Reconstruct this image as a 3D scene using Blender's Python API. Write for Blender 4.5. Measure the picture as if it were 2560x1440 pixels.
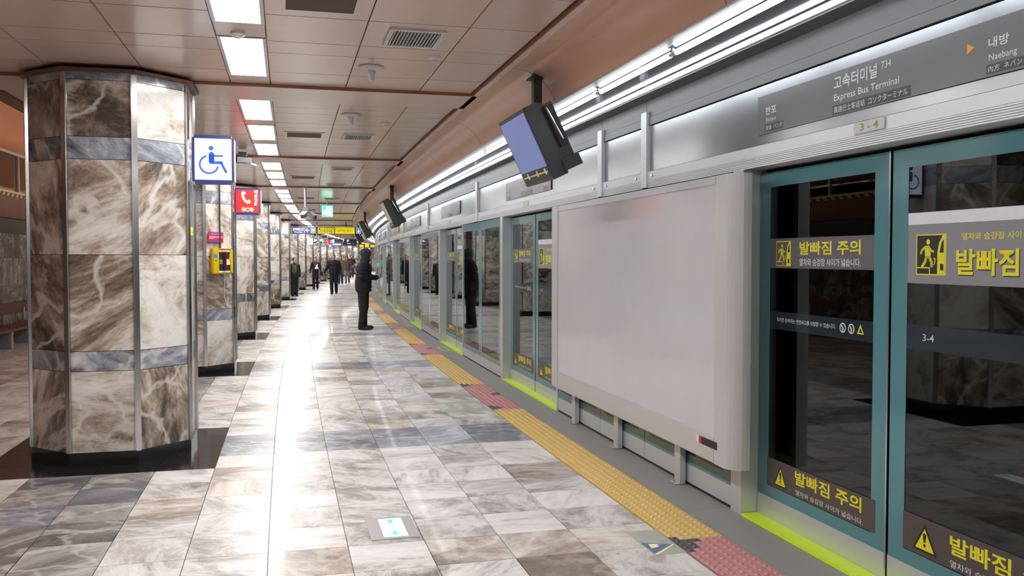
import bpy, bmesh, math, random
from mathutils import Vector, Matrix
random.seed(7)
C = bpy.context.scene.collection
sc = bpy.context.scene
for o in list(bpy.data.objects): bpy.data.objects.remove(o)
PI = math.pi
# ------------------------------------------------------------------ camera, world, exposure
cam = bpy.data.cameras.new('camera'); cam.sensor_width = 36; cam.lens = 2228.36 / 2560 * 36; cam.clip_end = 400; cam.clip_start = .05
camo = bpy.data.objects.new('camera', cam); C.objects.link(camo)
camo.location = (0, 0, 1.5); camo.rotation_euler = (PI / 2 - 0.0337, 0, -0.2633)
sc.camera = camo
w = bpy.data.worlds.new('world'); sc.world = w; w.use_nodes = True
w.node_tree.nodes['Background'].inputs[0].default_value = (.02, .02, .022, 1)
sc.view_settings.view_transform = 'Standard'; sc.view_settings.look = 'None'
sc.view_settings.exposure = 0.0; sc.view_settings.gamma = 1; sc.view_settings.use_curve_mapping = False
EM_TROFFER, EM_TUBE, EM_TUBE2, EM_DOWN = 36.0, 12.0, 7.0, 40.0
sc.cycles.max_bounces = 6; sc.cycles.diffuse_bounces = 4; sc.cycles.glossy_bounces = 4; sc.cycles.transparent_max_bounces = 10
sc.cycles.sample_clamp_indirect = 6; sc.cycles.caustics_reflective = False

# ------------------------------------------------------------------ platform geometry: s along the curve, n across (0 = platform doors), z up
R, D = 420.2472, 2.6048
def P(s, n, z=0.0):
    a = s / R
    return Vector((D + R - (R + n) * math.cos(a), (R + n) * math.sin(a), z))
BAY = 5.13
_T = 'first second third fourth fifth sixth seventh eighth ninth tenth eleventh twelfth thirteenth fourteenth fifteenth sixteenth seventeenth eighteenth nineteenth twentieth'.split()
ORD = _T + [a + '-' + b for a in ('twenty', 'thirty', 'forty', 'fifty') for b in _T[:9]]
ORD = _T + ['twenty-' + b for b in _T[:9]] + ['thirtieth'] + ['thirty-' + b for b in _T[:9]] + ['fortieth'] + ['forty-' + b for b in _T[:9]] + ['fiftieth'] + ['fifty-' + b for b in _T[:9]] + ['sixtieth']

# ------------------------------------------------------------------ helpers
class MB:
    def __init__(self, f=None): self.v = []; self.f = []; self.m = []; self.fn = f
    def add(self, vs, fs, m=0):
        b = len(self.v)
        self.v += [self.fn(*p) if self.fn else Vector(p) for p in vs]
        for f in fs: self.f.append([b + i for i in f]); self.m.append(m)
    def box(self, x0, x1, y0, y1, z0, z1, m=0):
        k = max(1, math.ceil((x1 - x0) / 2.6)) if self.fn else 1
        vs = []
        for i in range(k + 1):
            x = x0 + (x1 - x0) * i / k
            vs += [(x, y0, z0), (x, y1, z0), (x, y1, z1), (x, y0, z1)]
        fs = []
        for i in range(k):
            a, b = i * 4, i * 4 + 4
            for q in range(4):
                r = (q + 1) % 4
                fs.append([a + q, b + q, b + r, a + r])
        fs += [[0, 1, 2, 3], [k * 4 + 3, k * 4 + 2, k * 4 + 1, k * 4]]
        self.add(vs, [f[::-1] for f in fs], m); return self
    def prism(self, pts, y0, y1, m=0):              # outline in x,z facing -y
        n = len(pts)
        vs = [(x, y0, z) for x, z in pts] + [(x, y1, z) for x, z in pts]
        fs = [list(range(n)), list(range(2 * n - 1, n - 1, -1))] + [[i, i + n, (i + 1) % n + n, (i + 1) % n] for i in range(n)]
        self.add(vs, fs, m); return self
    def poly(self, pts, y=0.0, m=0): self.add([(x, y, z) for x, z in pts], [list(range(len(pts)))], m); return self
    def rect(self, x0, x1, z0, z1, y=0.0, m=0): return self.poly([(x0, z0), (x1, z0), (x1, z1), (x0, z1)], y, m)
    def disc(self, x, z, r, y=0.0, m=0, k=20, rz=None):
        return self.poly([(x + r * math.cos(2 * PI * i / k), z + (rz or r) * math.sin(2 * PI * i / k)) for i in range(k)], y, m)
    def arc(self, x, z, r0, r1, a0, a1, y=0.0, m=0, k=24):
        for i in range(k):
            p, q = a0 + (a1 - a0) * i / k, a0 + (a1 - a0) * (i + 1) / k
            self.poly([(x + r0 * math.cos(p), z + r0 * math.sin(p)), (x + r1 * math.cos(p), z + r1 * math.sin(p)), (x + r1 * math.cos(q), z + r1 * math.sin(q)), (x + r0 * math.cos(q), z + r0 * math.sin(q))], y, m)
        return self
    def stroke(self, pts, wd, y=0.0, m=0, cap=True):
        for (x0, z0), (x1, z1) in zip(pts, pts[1:]):
            L = math.hypot(x1 - x0, z1 - z0) or 1; dx, dz = -(z1 - z0) / L * wd / 2, (x1 - x0) / L * wd / 2
            self.poly([(x0 - dx, z0 - dz), (x1 - dx, z1 - dz), (x1 + dx, z1 + dz), (x0 + dx, z0 + dz)], y, m)
        if cap:
            for x, z in pts: self.disc(x, z, wd / 2, y, m, 12)
        return self
    def tube(self, a, b, ra, rb=None, k=12, m=0, caps=True):
        rb = ra if rb is None else rb
        a, b = Vector(a), Vector(b); d = (b - a).normalized()
        u = d.orthogonal().normalized(); v = d.cross(u)
        vs = []
        for p, r in ((a, ra), (b, rb)):
            vs += [tuple(p + u * (r * math.cos(2 * PI * i / k)) + v * (r * math.sin(2 * PI * i / k))) for i in range(k)]
        fs = [[i, (i + 1) % k, (i + 1) % k + k, i + k] for i in range(k)]
        if caps: fs += [list(range(k))[::-1], list(range(k, 2 * k))]
        self.add(vs, fs, m); return self
    def lathe(self, prof, k=20, m=0, c=(0, 0)):     # prof (r, z)
        vs = []; n = len(prof)
        for r, z in prof: vs += [(c[0] + r * math.cos(2 * PI * i / k), c[1] + r * math.sin(2 * PI * i / k), z) for i in range(k)]
        fs = [[j * k + i, j * k + (i + 1) % k, (j + 1) * k + (i + 1) % k, (j + 1) * k + i] for j in range(n - 1) for i in range(k)]
        fs += [list(range(k))[::-1], list(range((n - 1) * k, n * k))]
        self.add(vs, fs, m); return self
    def sweep(self, prof, s0, s1, th=0.01, m=0, step=1.3):     # open profile (n, z) swept along s, given a thickness away from the room
        k = max(1, math.ceil((s1 - s0) / step)); n = len(prof)
        back = []
        for i, (a, z) in enumerate(prof):
            p = prof[max(0, i - 1)]; q = prof[min(n - 1, i + 1)]
            dx, dz = q[0] - p[0], q[1] - p[1]; L = math.hypot(dx, dz) or 1
            back.append((a + dz / L * th, z - dx / L * th))
        ring = list(prof) + back[::-1]; r = len(ring); vs = []
        for i in range(k + 1): vs += [(s0 + (s1 - s0) * i / k, a, z) for a, z in ring]
        fs = [[i * r + j, i * r + (j + 1) % r, (i + 1) * r + (j + 1) % r, (i + 1) * r + j] for i in range(k) for j in range(r)]
        for j in range(n - 1):
            fs.append([j, j + 1, r - 2 - j, r - 1 - j]); b = k * r
            fs.append([b + r - 1 - j, b + r - 2 - j, b + j + 1, b + j])
        self.add(vs, fs, m); return self
    def mesh(self, name, mats, smooth=False, bevel=0.0):
        me = bpy.data.meshes.new(name); me.from_pydata([tuple(p) for p in self.v], [], self.f)
        for x in (mats if isinstance(mats, (list, tuple)) else [mats]): me.materials.append(x)
        me.polygons.foreach_set('material_index', self.m)
        if bevel:
            bm = bmesh.new(); bm.from_mesh(me)
            bmesh.ops.recalc_face_normals(bm, faces=bm.faces)
            bmesh.ops.bevel(bm, geom=[e for e in bm.edges if len(e.link_faces) == 2 and e.calc_face_angle(0) > .6], offset=bevel, segments=2, affect='EDGES', clamp_overlap=True)
            bm.to_mesh(me); bm.free()
        if smooth: me.polygons.foreach_set('use_smooth', [True] * len(me.polygons))
        me.update(); return me
    def build(self, name, mats, parent=None, loc=None, rotz=None, smooth=False, bevel=0.0):
        return link(name, self.mesh(name, mats, smooth, bevel), parent, loc, rotz)
def link(name, me, parent=None, loc=None, rotz=None):
    o = bpy.data.objects.new(name, me); C.objects.link(o)
    if parent: o.parent = parent
    if loc is not None: o.location = loc
    if rotz is not None: o.rotation_euler = (0, 0, rotz)
    return o
def tag(o, label=None, cat=None, group=None, kind=None):
    if label: o['label'] = label
    if cat: o['category'] = cat
    if group: o['group'] = group
    if kind: o['kind'] = kind
    return o
def thing(name, label, cat, loc=(0, 0, 0), rotz=0.0, group=None):
    o = bpy.data.objects.new(name, None); C.objects.link(o); o.empty_display_size = .1
    o.location = loc; o.rotation_euler = (0, 0, rotz)
    return tag(o, label, cat, group)
def struct(name, label=None):
    o = bpy.data.objects.new(name, None); C.objects.link(o); o['kind'] = 'structure'
    if label: o['label'] = label
    return o
def along(s): return -s / R                    # local -y looks back towards the camera end
def facing(s): return -PI / 2 - s / R          # local -y looks from the platform doors into the platform
def copy_tree(o, parent=None):
    c = o.copy(); C.objects.link(c)
    if parent: c.parent = parent
    for ch in list(o.children): copy_tree(ch, c)
    return c

# ------------------------------------------------------------------ materials
def new_mat(name):
    m = bpy.data.materials.new(name); m.use_nodes = True
    nt = m.node_tree; b = nt.nodes['Principled BSDF']; return m, nt, b
def mat(name, col, rough=.5, metal=0.0, noise=.06, scale=30, emit=0.0, ecol=None, coat=0.0, bump=0.0, aniso=None, spec=None):
    m, nt, b = new_mat(name); N = nt.nodes; L = nt.links
    b.inputs['Roughness'].default_value = rough; b.inputs['Metallic'].default_value = metal
    b.inputs['Coat Weight'].default_value = coat
    if spec is not None: b.inputs['Specular IOR Level'].default_value = spec
    tc = N.new('ShaderNodeTexCoord'); mp = N.new('ShaderNodeMapping'); nz = N.new('ShaderNodeTexNoise')
    L.new(tc.outputs['Object'], mp.inputs[0]); L.new(mp.outputs[0], nz.inputs['Vector'])
    if aniso: mp.inputs['Scale'].default_value = aniso
    nz.inputs['Scale'].default_value = scale; nz.inputs['Detail'].default_value = 4
    mx = N.new('ShaderNodeMix'); mx.data_type = 'RGBA'
    c = Vector(col)
    mx.inputs[6].default_value = (*[max(0, x * (1 - noise)) for x in c], 1); mx.inputs[7].default_value = (*[min(1, x * (1 + noise)) for x in c], 1)
    L.new(nz.outputs['Fac'], mx.inputs[0]); L.new(mx.outputs[2], b.inputs['Base Color'])
    if emit:
        b.inputs['Emission Color'].default_value = (*(ecol or col), 1); b.inputs['Emission Strength'].default_value = emit
    if bump:
        bp = N.new('ShaderNodeBump'); bp.inputs['Strength'].default_value = bump; bp.inputs['Distance'].default_value = .002
        L.new(nz.outputs['Fac'], bp.inputs['Height']); L.new(bp.outputs[0], b.inputs['Normal'])
    return m
def marble(name, stops, rough=.2, use_color=True, bias=0.0, spread=.34, vein=.75, sc_=1.0, spec=.5, contrast=2.3, coat=0.0):
    m, nt, b = new_mat(name); N = nt.nodes; L = nt.links
    def math_(op, a, c=None):
        n = N.new('ShaderNodeMath'); n.operation = op
        for i, q in enumerate((a, c)):
            if q is None: continue
            if hasattr(q, 'is_output'): L.new(q, n.inputs[i])
            else: n.inputs[i].default_value = q
        return n.outputs[0]
    tc = N.new('ShaderNodeTexCoord'); oi = N.new('ShaderNodeObjectInfo'); ge = N.new('ShaderNodeNewGeometry')
    cmb = N.new('ShaderNodeCombineXYZ'); L.new(oi.outputs['Random'], cmb.inputs[0]); L.new(ge.outputs['Random Per Island'], cmb.inputs[1])
    wn = N.new('ShaderNodeTexWhiteNoise'); wn.noise_dimensions = '3D'; L.new(cmb.outputs[0], wn.inputs['Vector'])
    off = N.new('ShaderNodeVectorMath'); off.operation = 'MULTIPLY_ADD'
    L.new(wn.outputs['Color'], off.inputs[0]); off.inputs[1].default_value = (37, 53, 71); L.new(tc.outputs['Object'], off.inputs[2])
    rot = N.new('ShaderNodeVectorRotate'); rot.rotation_type = 'EULER_XYZ'
    ang = N.new('ShaderNodeVectorMath'); ang.operation = 'MULTIPLY'; L.new(wn.outputs['Color'], ang.inputs[0]); ang.inputs[1].default_value = (1.6, 1.6, 6.3)
    L.new(off.outputs[0], rot.inputs['Vector']); L.new(ang.outputs[0], rot.inputs['Rotation'])
    mp = N.new('ShaderNodeMapping'); L.new(rot.outputs[0], mp.inputs[0]); mp.inputs['Scale'].default_value = (.85 * sc_, 3.6 * sc_, 1.7 * sc_)
    n1 = N.new('ShaderNodeTexNoise'); L.new(mp.outputs[0], n1.inputs['Vector'])
    n1.inputs['Scale'].default_value = 1.5; n1.inputs['Detail'].default_value = 12; n1.inputs['Roughness'].default_value = .70; n1.inputs['Distortion'].default_value = .85
    n2 = N.new('ShaderNodeTexNoise'); L.new(mp.outputs[0], n2.inputs['Vector'])
    n2.inputs['Scale'].default_value = 11; n2.inputs['Detail'].default_value = 10; n2.inputs['Roughness'].default_value = .78; n2.inputs['Distortion'].default_value = .6
    f = math_('ADD', math_('MULTIPLY', n1.outputs['Fac'], .74), math_('MULTIPLY', n2.outputs['Fac'], .26))
    f = math_('MULTIPLY', math_('SUBTRACT', f, .5), contrast)
    if use_color:
        sp = N.new('ShaderNodeSeparateColor'); L.new(oi.outputs['Color'], sp.inputs[0]); tone = sp.outputs[0]
        f = math_('ADD', f, math_('ADD', tone, bias))
    else:
        f = math_('ADD', f, math_('ADD', math_('MULTIPLY', math_('SUBTRACT', wn.outputs['Value'], .5), spread), .5 + bias))
    cr = N.new('ShaderNodeValToRGB'); L.new(f, cr.inputs[0]); e = cr.color_ramp.elements
    while len(e) < len(stops): e.new(.5)
    for el, (p, c) in zip(e, stops): el.position = p; el.color = (*c, 1)
    n3 = N.new('ShaderNodeTexNoise'); L.new(rot.outputs[0], n3.inputs['Vector'])
    n3.inputs['Scale'].default_value = 2.2 * sc_; n3.inputs['Detail'].default_value = 5; n3.inputs['Distortion'].default_value = .4
    a = math_('ABSOLUTE', math_('SUBTRACT', n3.outputs['Fac'], .5))
    mr = N.new('ShaderNodeMapRange'); L.new(a, mr.inputs[0]); mr.inputs[1].default_value = .004; mr.inputs[2].default_value = .026; mr.inputs[3].default_value = vein; mr.inputs[4].default_value = 0
    mask = math_('MULTIPLY', mr.outputs[0], n2.outputs['Fac'])
    mx = N.new('ShaderNodeMix'); mx.data_type = 'RGBA'; L.new(mask, mx.inputs[0]); L.new(cr.outputs[0], mx.inputs[6]); mx.inputs[7].default_value = (.74, .71, .67, 1)
    L.new(mx.outputs[2], b.inputs['Base Color'])
    b.inputs['Roughness'].default_value = rough; b.inputs['Specular IOR Level'].default_value = spec
    b.inputs['Coat Weight'].default_value = coat; b.inputs['Coat Roughness'].default_value = .07
    return m
WARM = [(.10, (.80, .785, .75)), (.33, (.65, .60, .54)), (.50, (.42, .345, .285)), (.68, (.23, .175, .135)), (.9, (.075, .058, .05))]
FLOORS = [(.10, (.80, .79, .785)), (.36, (.66, .64, .625)), (.52, (.47, .44, .42)), (.70, (.29, .26, .245)), (.93, (.10, .09, .09))]
DARKS = [(.10, (.55, .54, .53)), (.36, (.34, .33, .32)), (.55, (.20, .19, .185)), (.75, (.11, .10, .10)), (.95, (.04, .04, .04))]
GREY = [(.10, (.60, .62, .66)), (.34, (.34, .36, .41)), (.55, (.20, .215, .25)), (.75, (.11, .115, .14)), (.95, (.05, .05, .06))]
M = {}
M['slab'] = marble('column marble', WARM, .14, sc_=.66, contrast=3.0, vein=1.3)
M['slab_far'] = marble('column marble far', WARM, .14, False, .05, sc_=.66, contrast=2.9, vein=1.2)
M['dado'] = marble('shade darkened dado marble', [(q, tuple(x * .35 for x in c)) for q, c in WARM], .2, False, .05)  # column marble scaled down, dimness of the far side put into its colour
M['band'] = marble('grey band marble', GREY, .14, sc_=.7, contrast=3.0, vein=1.1)
M['band_far'] = marble('grey band marble far', GREY, .14, False, contrast=2.8)
M['tile'] = marble('floor marble', FLOORS, .36, False, -.10, .28, 1.0, .8, contrast=3.0, spec=.4, coat=.14)
M['tile_dark'] = marble('floor dark grey marble', DARKS, .36, False, -.02, .3, .9, .72, contrast=2.6, spec=.4, coat=.14)
M['tile_grey'] = marble('floor grey marble', [(p, tuple(min(1, x * 1.5 + .03) for x in c)) for p, c in GREY], .36, False, .18, .3, .7, .72, spec=.4, coat=.14)
M['tile_brown'] = marble('floor brown marble', WARM, .36, False, -.07, .3, .6, .72, spec=.4, coat=.14)
M['black'] = mat('black granite', (.018, .016, .017), .14, noise=.5, scale=160)
M['grout'] = mat('grout', (.20, .18, .17), .8, noise=.2)
M['granite'] = mat('grey granite', (.29, .285, .275), .5, noise=.45, scale=420)
M['steel'] = mat('brushed stainless steel', (.62, .60, .60), .2, 1.0, .08, 8, aniso=(40, 40, 1))
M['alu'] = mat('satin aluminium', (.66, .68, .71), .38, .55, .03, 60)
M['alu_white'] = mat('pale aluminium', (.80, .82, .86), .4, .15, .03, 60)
M['alu_dark'] = mat('darker aluminium', (.50, .50, .51), .42, .55, .04, 60)  # aluminium in a darker grey
M['fascia'] = mat('grey metallic fascia', (.32, .335, .355), .25, .65, .04, 90)
M['upper'] = mat('dull grey metal', (.15, .145, .145), .45, .4, .04, 60)
M['reflector'] = mat('polished reflector', (.42, .45, .50), .10, 1.0, .02, 10)
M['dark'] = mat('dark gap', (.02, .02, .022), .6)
M['plastic_black'] = mat('black housing', (.040, .045, .048), .42, noise=.15)
M['ceil'] = mat('beige ceiling panel', (.70, .54, .46), .2, 0, .05, 5, aniso=(1, 6, 1), spec=.6)
M['beam'] = mat('beige ceiling strip', (.68, .53, .455), .24, 0, .04, 5)
M['edge'] = mat('red brown panel edge', (.30, .125, .075), .5)
M['cove'] = mat('terracotta cove panel', (.62, .37, .26), .33, 0, .05, 4)
M['orange'] = mat('orange vault', (.74, .36, .205), .6, 0, .06, 3)
M['brownwall'] = mat('brown wall panel', (.15, .06, .034), .5)
M['white'] = mat('white enamel', (.80, .80, .79), .35)
M['white_grey'] = mat('off white plastic', (.62, .63, .64), .4)
M['lamp'] = mat('lit diffuser', (.9, .9, .9), .5, emit=EM_TROFFER, ecol=(1, .985, .97))
M['tube'] = mat('lit tube', (.9, .9, .9), .5, emit=EM_TUBE, ecol=(.90, .95, 1))
M['tube2'] = mat('lit lower tube', (.9, .9, .9), .5, emit=EM_TUBE2, ecol=(.90, .95, 1))
M['down'] = mat('lit downlight', (.9, .9, .9), .5, emit=EM_DOWN, ecol=(1, .95, .86))
M['frame_grey'] = mat('grey light frame', (.45, .46, .47), .3, .6)
M['teal'] = mat('teal frit border', (.095, .255, .295), .12, 0, .04, 60)
M['band_grey'] = mat('grey sticker', (.125, .12, .135), .35)
M['band_light'] = mat('light grey sticker', (.27, .265, .29), .35)
M['band_brown'] = mat('brown sticker', (.085, .07, .068), .4)
M['band_blue'] = mat('blue grey film', (.022, .032, .043), .1)
M['paper'] = mat('white sticker', (.78, .80, .86), .5)
M['paper2'] = mat('whiter sticker', (.84, .84, .84), .5)
M['ink_white'] = mat('white lettering', (.80, .82, .84), .5)
M['ink_yellow'] = mat('yellow lettering', (.80, .74, .02), .5)
M['ink_black'] = mat('black lettering', (.012, .012, .012), .5)
M['ink_cyan'] = mat('pale cyan lettering', (.42, .58, .62), .5)
M['ink_olive'] = mat('olive lettering', (.32, .33, .06), .5)
M['ink_blue'] = mat('blue lettering', (.01, .09, .52), .5, emit=.25, ecol=(.01, .12, .62))
M['orange_mark'] = mat('orange mark', (.85, .42, .02), .5)
M['sign_grey'] = mat('grey route sign', (.155, .155, .17), .3, 0, .04)
M['sign_dark'] = mat('dark sign box', (.05, .053, .068), .4)
M['sill'] = mat('fluorescent yellow sill', (.70, .96, .005), .35, 0, .05, 90)
M['yellow_t'] = mat('yellow tactile tile', (.72, .50, .17), .5, 0, .12, 40)
M['pink_t'] = mat('pink tactile tile', (.56, .26, .265), .5, 0, .14, 40)
M['dark_t'] = mat('dark tactile tile', (.085, .085, .10), .5, 0, .2, 40)
M['lit_white'] = mat('lit white sign', (.85, .85, .85), .4, emit=.55, ecol=(1, 1, 1))
M['lit_red'] = mat('lit red sign', (.75, .01, .01), .4, emit=.5, ecol=(.9, .01, .01))
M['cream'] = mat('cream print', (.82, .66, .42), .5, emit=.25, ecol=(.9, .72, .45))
M['navy'] = mat('navy sign frame', (.012, .022, .14), .35)
M['blue_s'] = mat('blue sign face', (.03, .16, .55), .4, emit=.35, ecol=(.05, .22, .65))
M['dirblue'] = mat('slate blue sign face', (.05, .08, .16), .35, emit=.25, ecol=(.06, .10, .22))
M['dirwhite'] = mat('lit white print', (.8, .82, .85), .4, emit=.7, ecol=(.85, .92, 1))
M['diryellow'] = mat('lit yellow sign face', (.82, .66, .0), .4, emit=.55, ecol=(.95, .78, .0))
M['green_lit'] = mat('lit green sign', (.10, .62, .42), .4, emit=2.0, ecol=(.10, .80, .52))
M['green_white'] = mat('lit white pictogram', (.9, .95, .9), .4, emit=1.6, ecol=(.93, 1, .97))
M['floor_lit'] = mat('lit floor sign', (.9, .95, .9), .3, emit=.55, ecol=(.95, 1, .97))
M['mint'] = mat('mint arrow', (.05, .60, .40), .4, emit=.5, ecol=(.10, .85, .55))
M['screen'] = mat('blue lit screen', (.05, .06, .10), .2, emit=.42, ecol=(.30, .40, .85), noise=.1, scale=4)
M['screen_dark'] = mat('dark screen strip', (.03, .03, .03), .2)
M['led'] = mat('led text', (.7, .8, 1), .4, emit=1.2, ecol=(.55, .70, 1))
M['poster'] = mat('grey backlit film', (.60, .595, .635), .16, 0, .05, 3, coat=.2)
M['poster_frame'] = mat('silver frame paint', (.57, .57, .58), .4, .2, .03, 50)
M['phone_y'] = mat('yellow plastic', (.68, .46, .005), .4)
M['phone_k'] = mat('dark phone panel', (.035, .028, .025), .4)
M['maroon'] = mat('maroon handset', (.16, .02, .025), .35)
M['red'] = mat('red enamel', (.60, .02, .05), .4)
M['wood'] = mat('dark red wood', (.10, .025, .018), .45, 0, .3, 9, aniso=(1, 12, 12))
M['green_dark'] = mat('dark green band', (.035, .05, .02), .4)
M['caution_y'] = mat('caution yellow', (.70, .55, .03), .5)
M['vent_dark'] = mat('brown filter mesh', (.10, .062, .050), .7, 0, .3, 260)
M['green_st'] = mat('worn green sticker', (.40, .45, .38), .35, 0, .25, 20)
M['lemon'] = mat('lemon sticker', (.66, .60, .16), .5)
M['blue_st'] = mat('blue sticker', (.10, .16, .30), .4)
def glass(name, tint, ior=1.55, extra=.0):
    m = bpy.data.materials.new(name); m.use_nodes = True; nt = m.node_tree; N = nt.nodes; L = nt.links
    N.remove(N['Principled BSDF']); out = N['Material Output']
    tr = N.new('ShaderNodeBsdfTransparent'); tr.inputs[0].default_value = (*tint, 1)
    gl = N.new('ShaderNodeBsdfGlossy'); gl.inputs['Roughness'].default_value = .015; gl.inputs['Color'].default_value = (.93, .97, .97, 1)
    fr = N.new('ShaderNodeFresnel'); fr.inputs[0].default_value = ior
    ad = N.new('ShaderNodeMath'); ad.operation = 'ADD'; ad.use_clamp = True; L.new(fr.outputs[0], ad.inputs[0]); ad.inputs[1].default_value = extra
    mx = N.new('ShaderNodeMixShader'); L.new(ad.outputs[0], mx.inputs[0]); L.new(tr.outputs[0], mx.inputs[1]); L.new(gl.outputs[0], mx.inputs[2]); L.new(mx.outputs[0], out.inputs[0])
    return m
M['glass'] = glass('door glass', (.55, .63, .64), 1.6)
M['glass_fix'] = glass('fixed pane glass', (.40, .47, .48), 1.75)
M['glass_up'] = glass('window glass', (.8, .8, .78), 1.5)

# ------------------------------------------------------------------ text and pictograms (flat print in local x,z, looking along -y)
_tc = {}
def text_geo(body, bold):
    k = (body, bold)
    if k not in _tc:
        c = bpy.data.curves.new('t', 'FONT'); c.body = body; c.size = 1; c.offset = bold; c.resolution_u = 3
        o = bpy.data.objects.new('t', c); C.objects.link(o)
        dg = bpy.context.evaluated_depsgraph_get(); me = bpy.data.meshes.new_from_object(o.evaluated_get(dg))
        vs = [(v.co.x, v.co.y) for v in me.vertices]; fs = [list(p.vertices) for p in me.polygons]
        bpy.data.objects.remove(o); bpy.data.curves.remove(c); bpy.data.meshes.remove(me)
        xs = [v[0] for v in vs]; ys = [v[1] for v in vs]
        _tc[k] = ([((x - min(xs)) / (max(xs) - min(xs)), (y - min(ys)) / (max(ys) - min(ys))) for x, y in vs], fs)
    return _tc[k]
def put_text(mb, body, x0, x1, z0, z1, y, m=0, bold=0.0):
    vs, fs = text_geo(body, bold)
    mb.add([(x0 + (x1 - x0) * u, y, z0 + (z1 - z0) * v) for u, v in vs], fs, m); return mb
def wheelchair(mb, cx, cz, h, y, m=0):              # h = height of the pictogram
    k = h / 400.0
    q = lambda x, z: (cx + (x - 390) * k, cz + (433 - z) * k)
    mb.disc(*q(365, 265), 34 * k, y, m)
    mb.stroke([q(370, 355), q(370, 455)], 76 * k, y, m)
    mb.poly([q(332, 355), q(408, 355), q(410, 450), q(520, 450), q(532, 492), q(345, 492), q(332, 460)][::-1], y, m)
    mb.stroke([q(400, 374), q(518, 374)], 27 * k, y, m)
    mb.stroke([q(500, 470), q(567, 602)], 36 * k, y, m)
    c = q(335, 500)
    mb.arc(c[0], c[1], 112 * k, 138 * k, math.radians(104), math.radians(349), y, m)
def handset(mb, cx, cz, h, y, m=0):
    k = h / 210.0
    q = lambda x, z: (cx + (x - 930) * k, cz + (1045 - z) * k)
    mb.poly([q(885, 945), q(930, 975), q(920, 1003), q(898, 1000), q(905, 1040), q(925, 1078), q(950, 1100), q(965, 1075), q(1003, 1105), q(985, 1140), q(950, 1143), q(915, 1125), q(880, 1080), q(862, 1030), q(860, 985), q(868, 960)][::-1], y, m)
def runner(mb, x0, x1, z0, z1, y, m):               # person falling into the gap beside a train
    W, H = x1 - x0, z1 - z0
    q = lambda u, v: (x0 + u * W, z0 + v * H)
    t = .028 * W / .142
    mb.stroke([q(0, 0), q(1, 0), q(1, 1), q(0, 1), q(0, 0)], W * .03, y, m, False)
    mb.stroke([q(0, .17), q(.46, .17), q(.46, 0)], W * .03, y, m, False)
    mb.disc(*q(.40, .82), W * .065, y, m, 12)
    mb.poly([q(.28, .70), q(.42, .74), q(.50, .50), q(.44, .40), q(.30, .44)], y, m)
    mb.stroke([q(.32, .70), q(.19, .62), q(.15, .54)], W * .06, y, m); mb.stroke([q(.42, .70), q(.50, .60), q(.58, .58)], W * .06, y, m)
    mb.stroke([q(.34, .44), q(.30, .32), q(.20, .20)], W * .08, y, m); mb.stroke([q(.45, .44), q(.52, .32), q(.53, .22)], W * .08, y, m)
    mb.poly([q(.72, 0), q(.98, 0), q(.98, 1), q(.88, .97), q(.78, .80), q(.72, .55)], y, m)
    mb.poly([q(.80, .55), q(.93, .55), q(.93, .88), q(.86, .80)], y - .0006, m + 1)
    mb.poly([q(.82, .12), q(.93, .10), q(.93, .26), q(.82, .28)], y - .0006, m + 1)
    mb.stroke([q(.60, .24), q(.66, .36), q(.60, .42)], W * .03, y, m, False)
def warn_triangle(mb, x0, x1, z0, z1, y, m=0, k=1):
    xc = (x0 + x1) / 2; h = z1 - z0; w_ = x1 - x0
    mb.poly([(x0, z0), (x1, z0), (xc, z1)], y, k); a = .10
    mb.poly([(x0 + w_ * a * 1.1, z0 + h * .07), (x1 - w_ * a * 1.1, z0 + h * .07), (xc, z1 - h * .17)], y - .0006, m)
    mb.poly([(xc - w_ * .035, z0 + h * .34), (xc + w_ * .035, z0 + h * .34), (xc + w_ * .07, z0 + h * .62), (xc, z0 + h * .68), (xc - w_ * .07, z0 + h * .62)], y - .0012, k)
    mb.disc(xc, z0 + h * .24, w_ * .05, y - .0012, k, 10)

S0, S1 = -8.0, 108.0
CB = lambda: MB(P)
# ================================================================== FLOOR
fl = CB(); fl.box(S0, S1, -.12, 7.6, -.25, -.012)
floor = fl.build('floor', M['grout']); tag(floor, 'polished marble tiled platform floor with light and grey tiles', kind='structure')
ROWH = BAY / 13
NL = [.60, 1.06, 1.46, 1.86, 2.26, 2.66, 3.06, 3.46, 3.86, 4.26, 4.66, 5.06, 5.46, 5.86, 6.26, 6.66, 7.06, 7.46]
def tile_kind(row, col):
    k = row % 13                               # 0..3 are the rows of the column square
    if 6 <= col <= 9 and k <= 3: return 'black'
    if k in (1, 2) and col <= 5: return 'tile_grey'
    if col in (7, 8) and k > 3: return 'tile_dark' if random.random() < .8 else 'tile_grey'
    return 'tile' if random.random() < .8 else 'tile_brown'
def in_view(s, n, z=0.0):
    v = P(s, n, z) - Vector((0, 0, 1.5)); c, q = math.cos(.2633), math.sin(.2633)
    x = c * v.x - q * v.y; d = q * v.x + c * v.y
    return d > .5 and abs(x / d) < .60 and abs(v.z / d) < .42
tiles = []
for row in range(-37, 258):
    sa = 6.60 + row * ROWH
    if sa > S1 - 1: break
    for col in range(len(NL) - 1):
        na, nb = NL[col], NL[col + 1]; k = tile_kind(row, col)
        if col == 3 and row == -5: na = na        # kept
        tiles.append((P(sa, na).length, sa, na, nb, k))
vis = sorted([t for t in tiles if in_view(t[1] + .2, (t[2] + t[3]) / 2)], key=lambda t: t[0])
near = set(id(t) for t in vis[:296])
tile_me = {}
def tile_mesh(wd, key):
    k = (round(wd, 3), key)
    if k not in tile_me:
        g = .0022; b = MB(); b.box(-wd / 2 + g, wd / 2 - g, g, ROWH - g, -.012, 0)
        tile_me[k] = b.mesh('tile', M[key])
    return tile_me[k]
rest = {}
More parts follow.
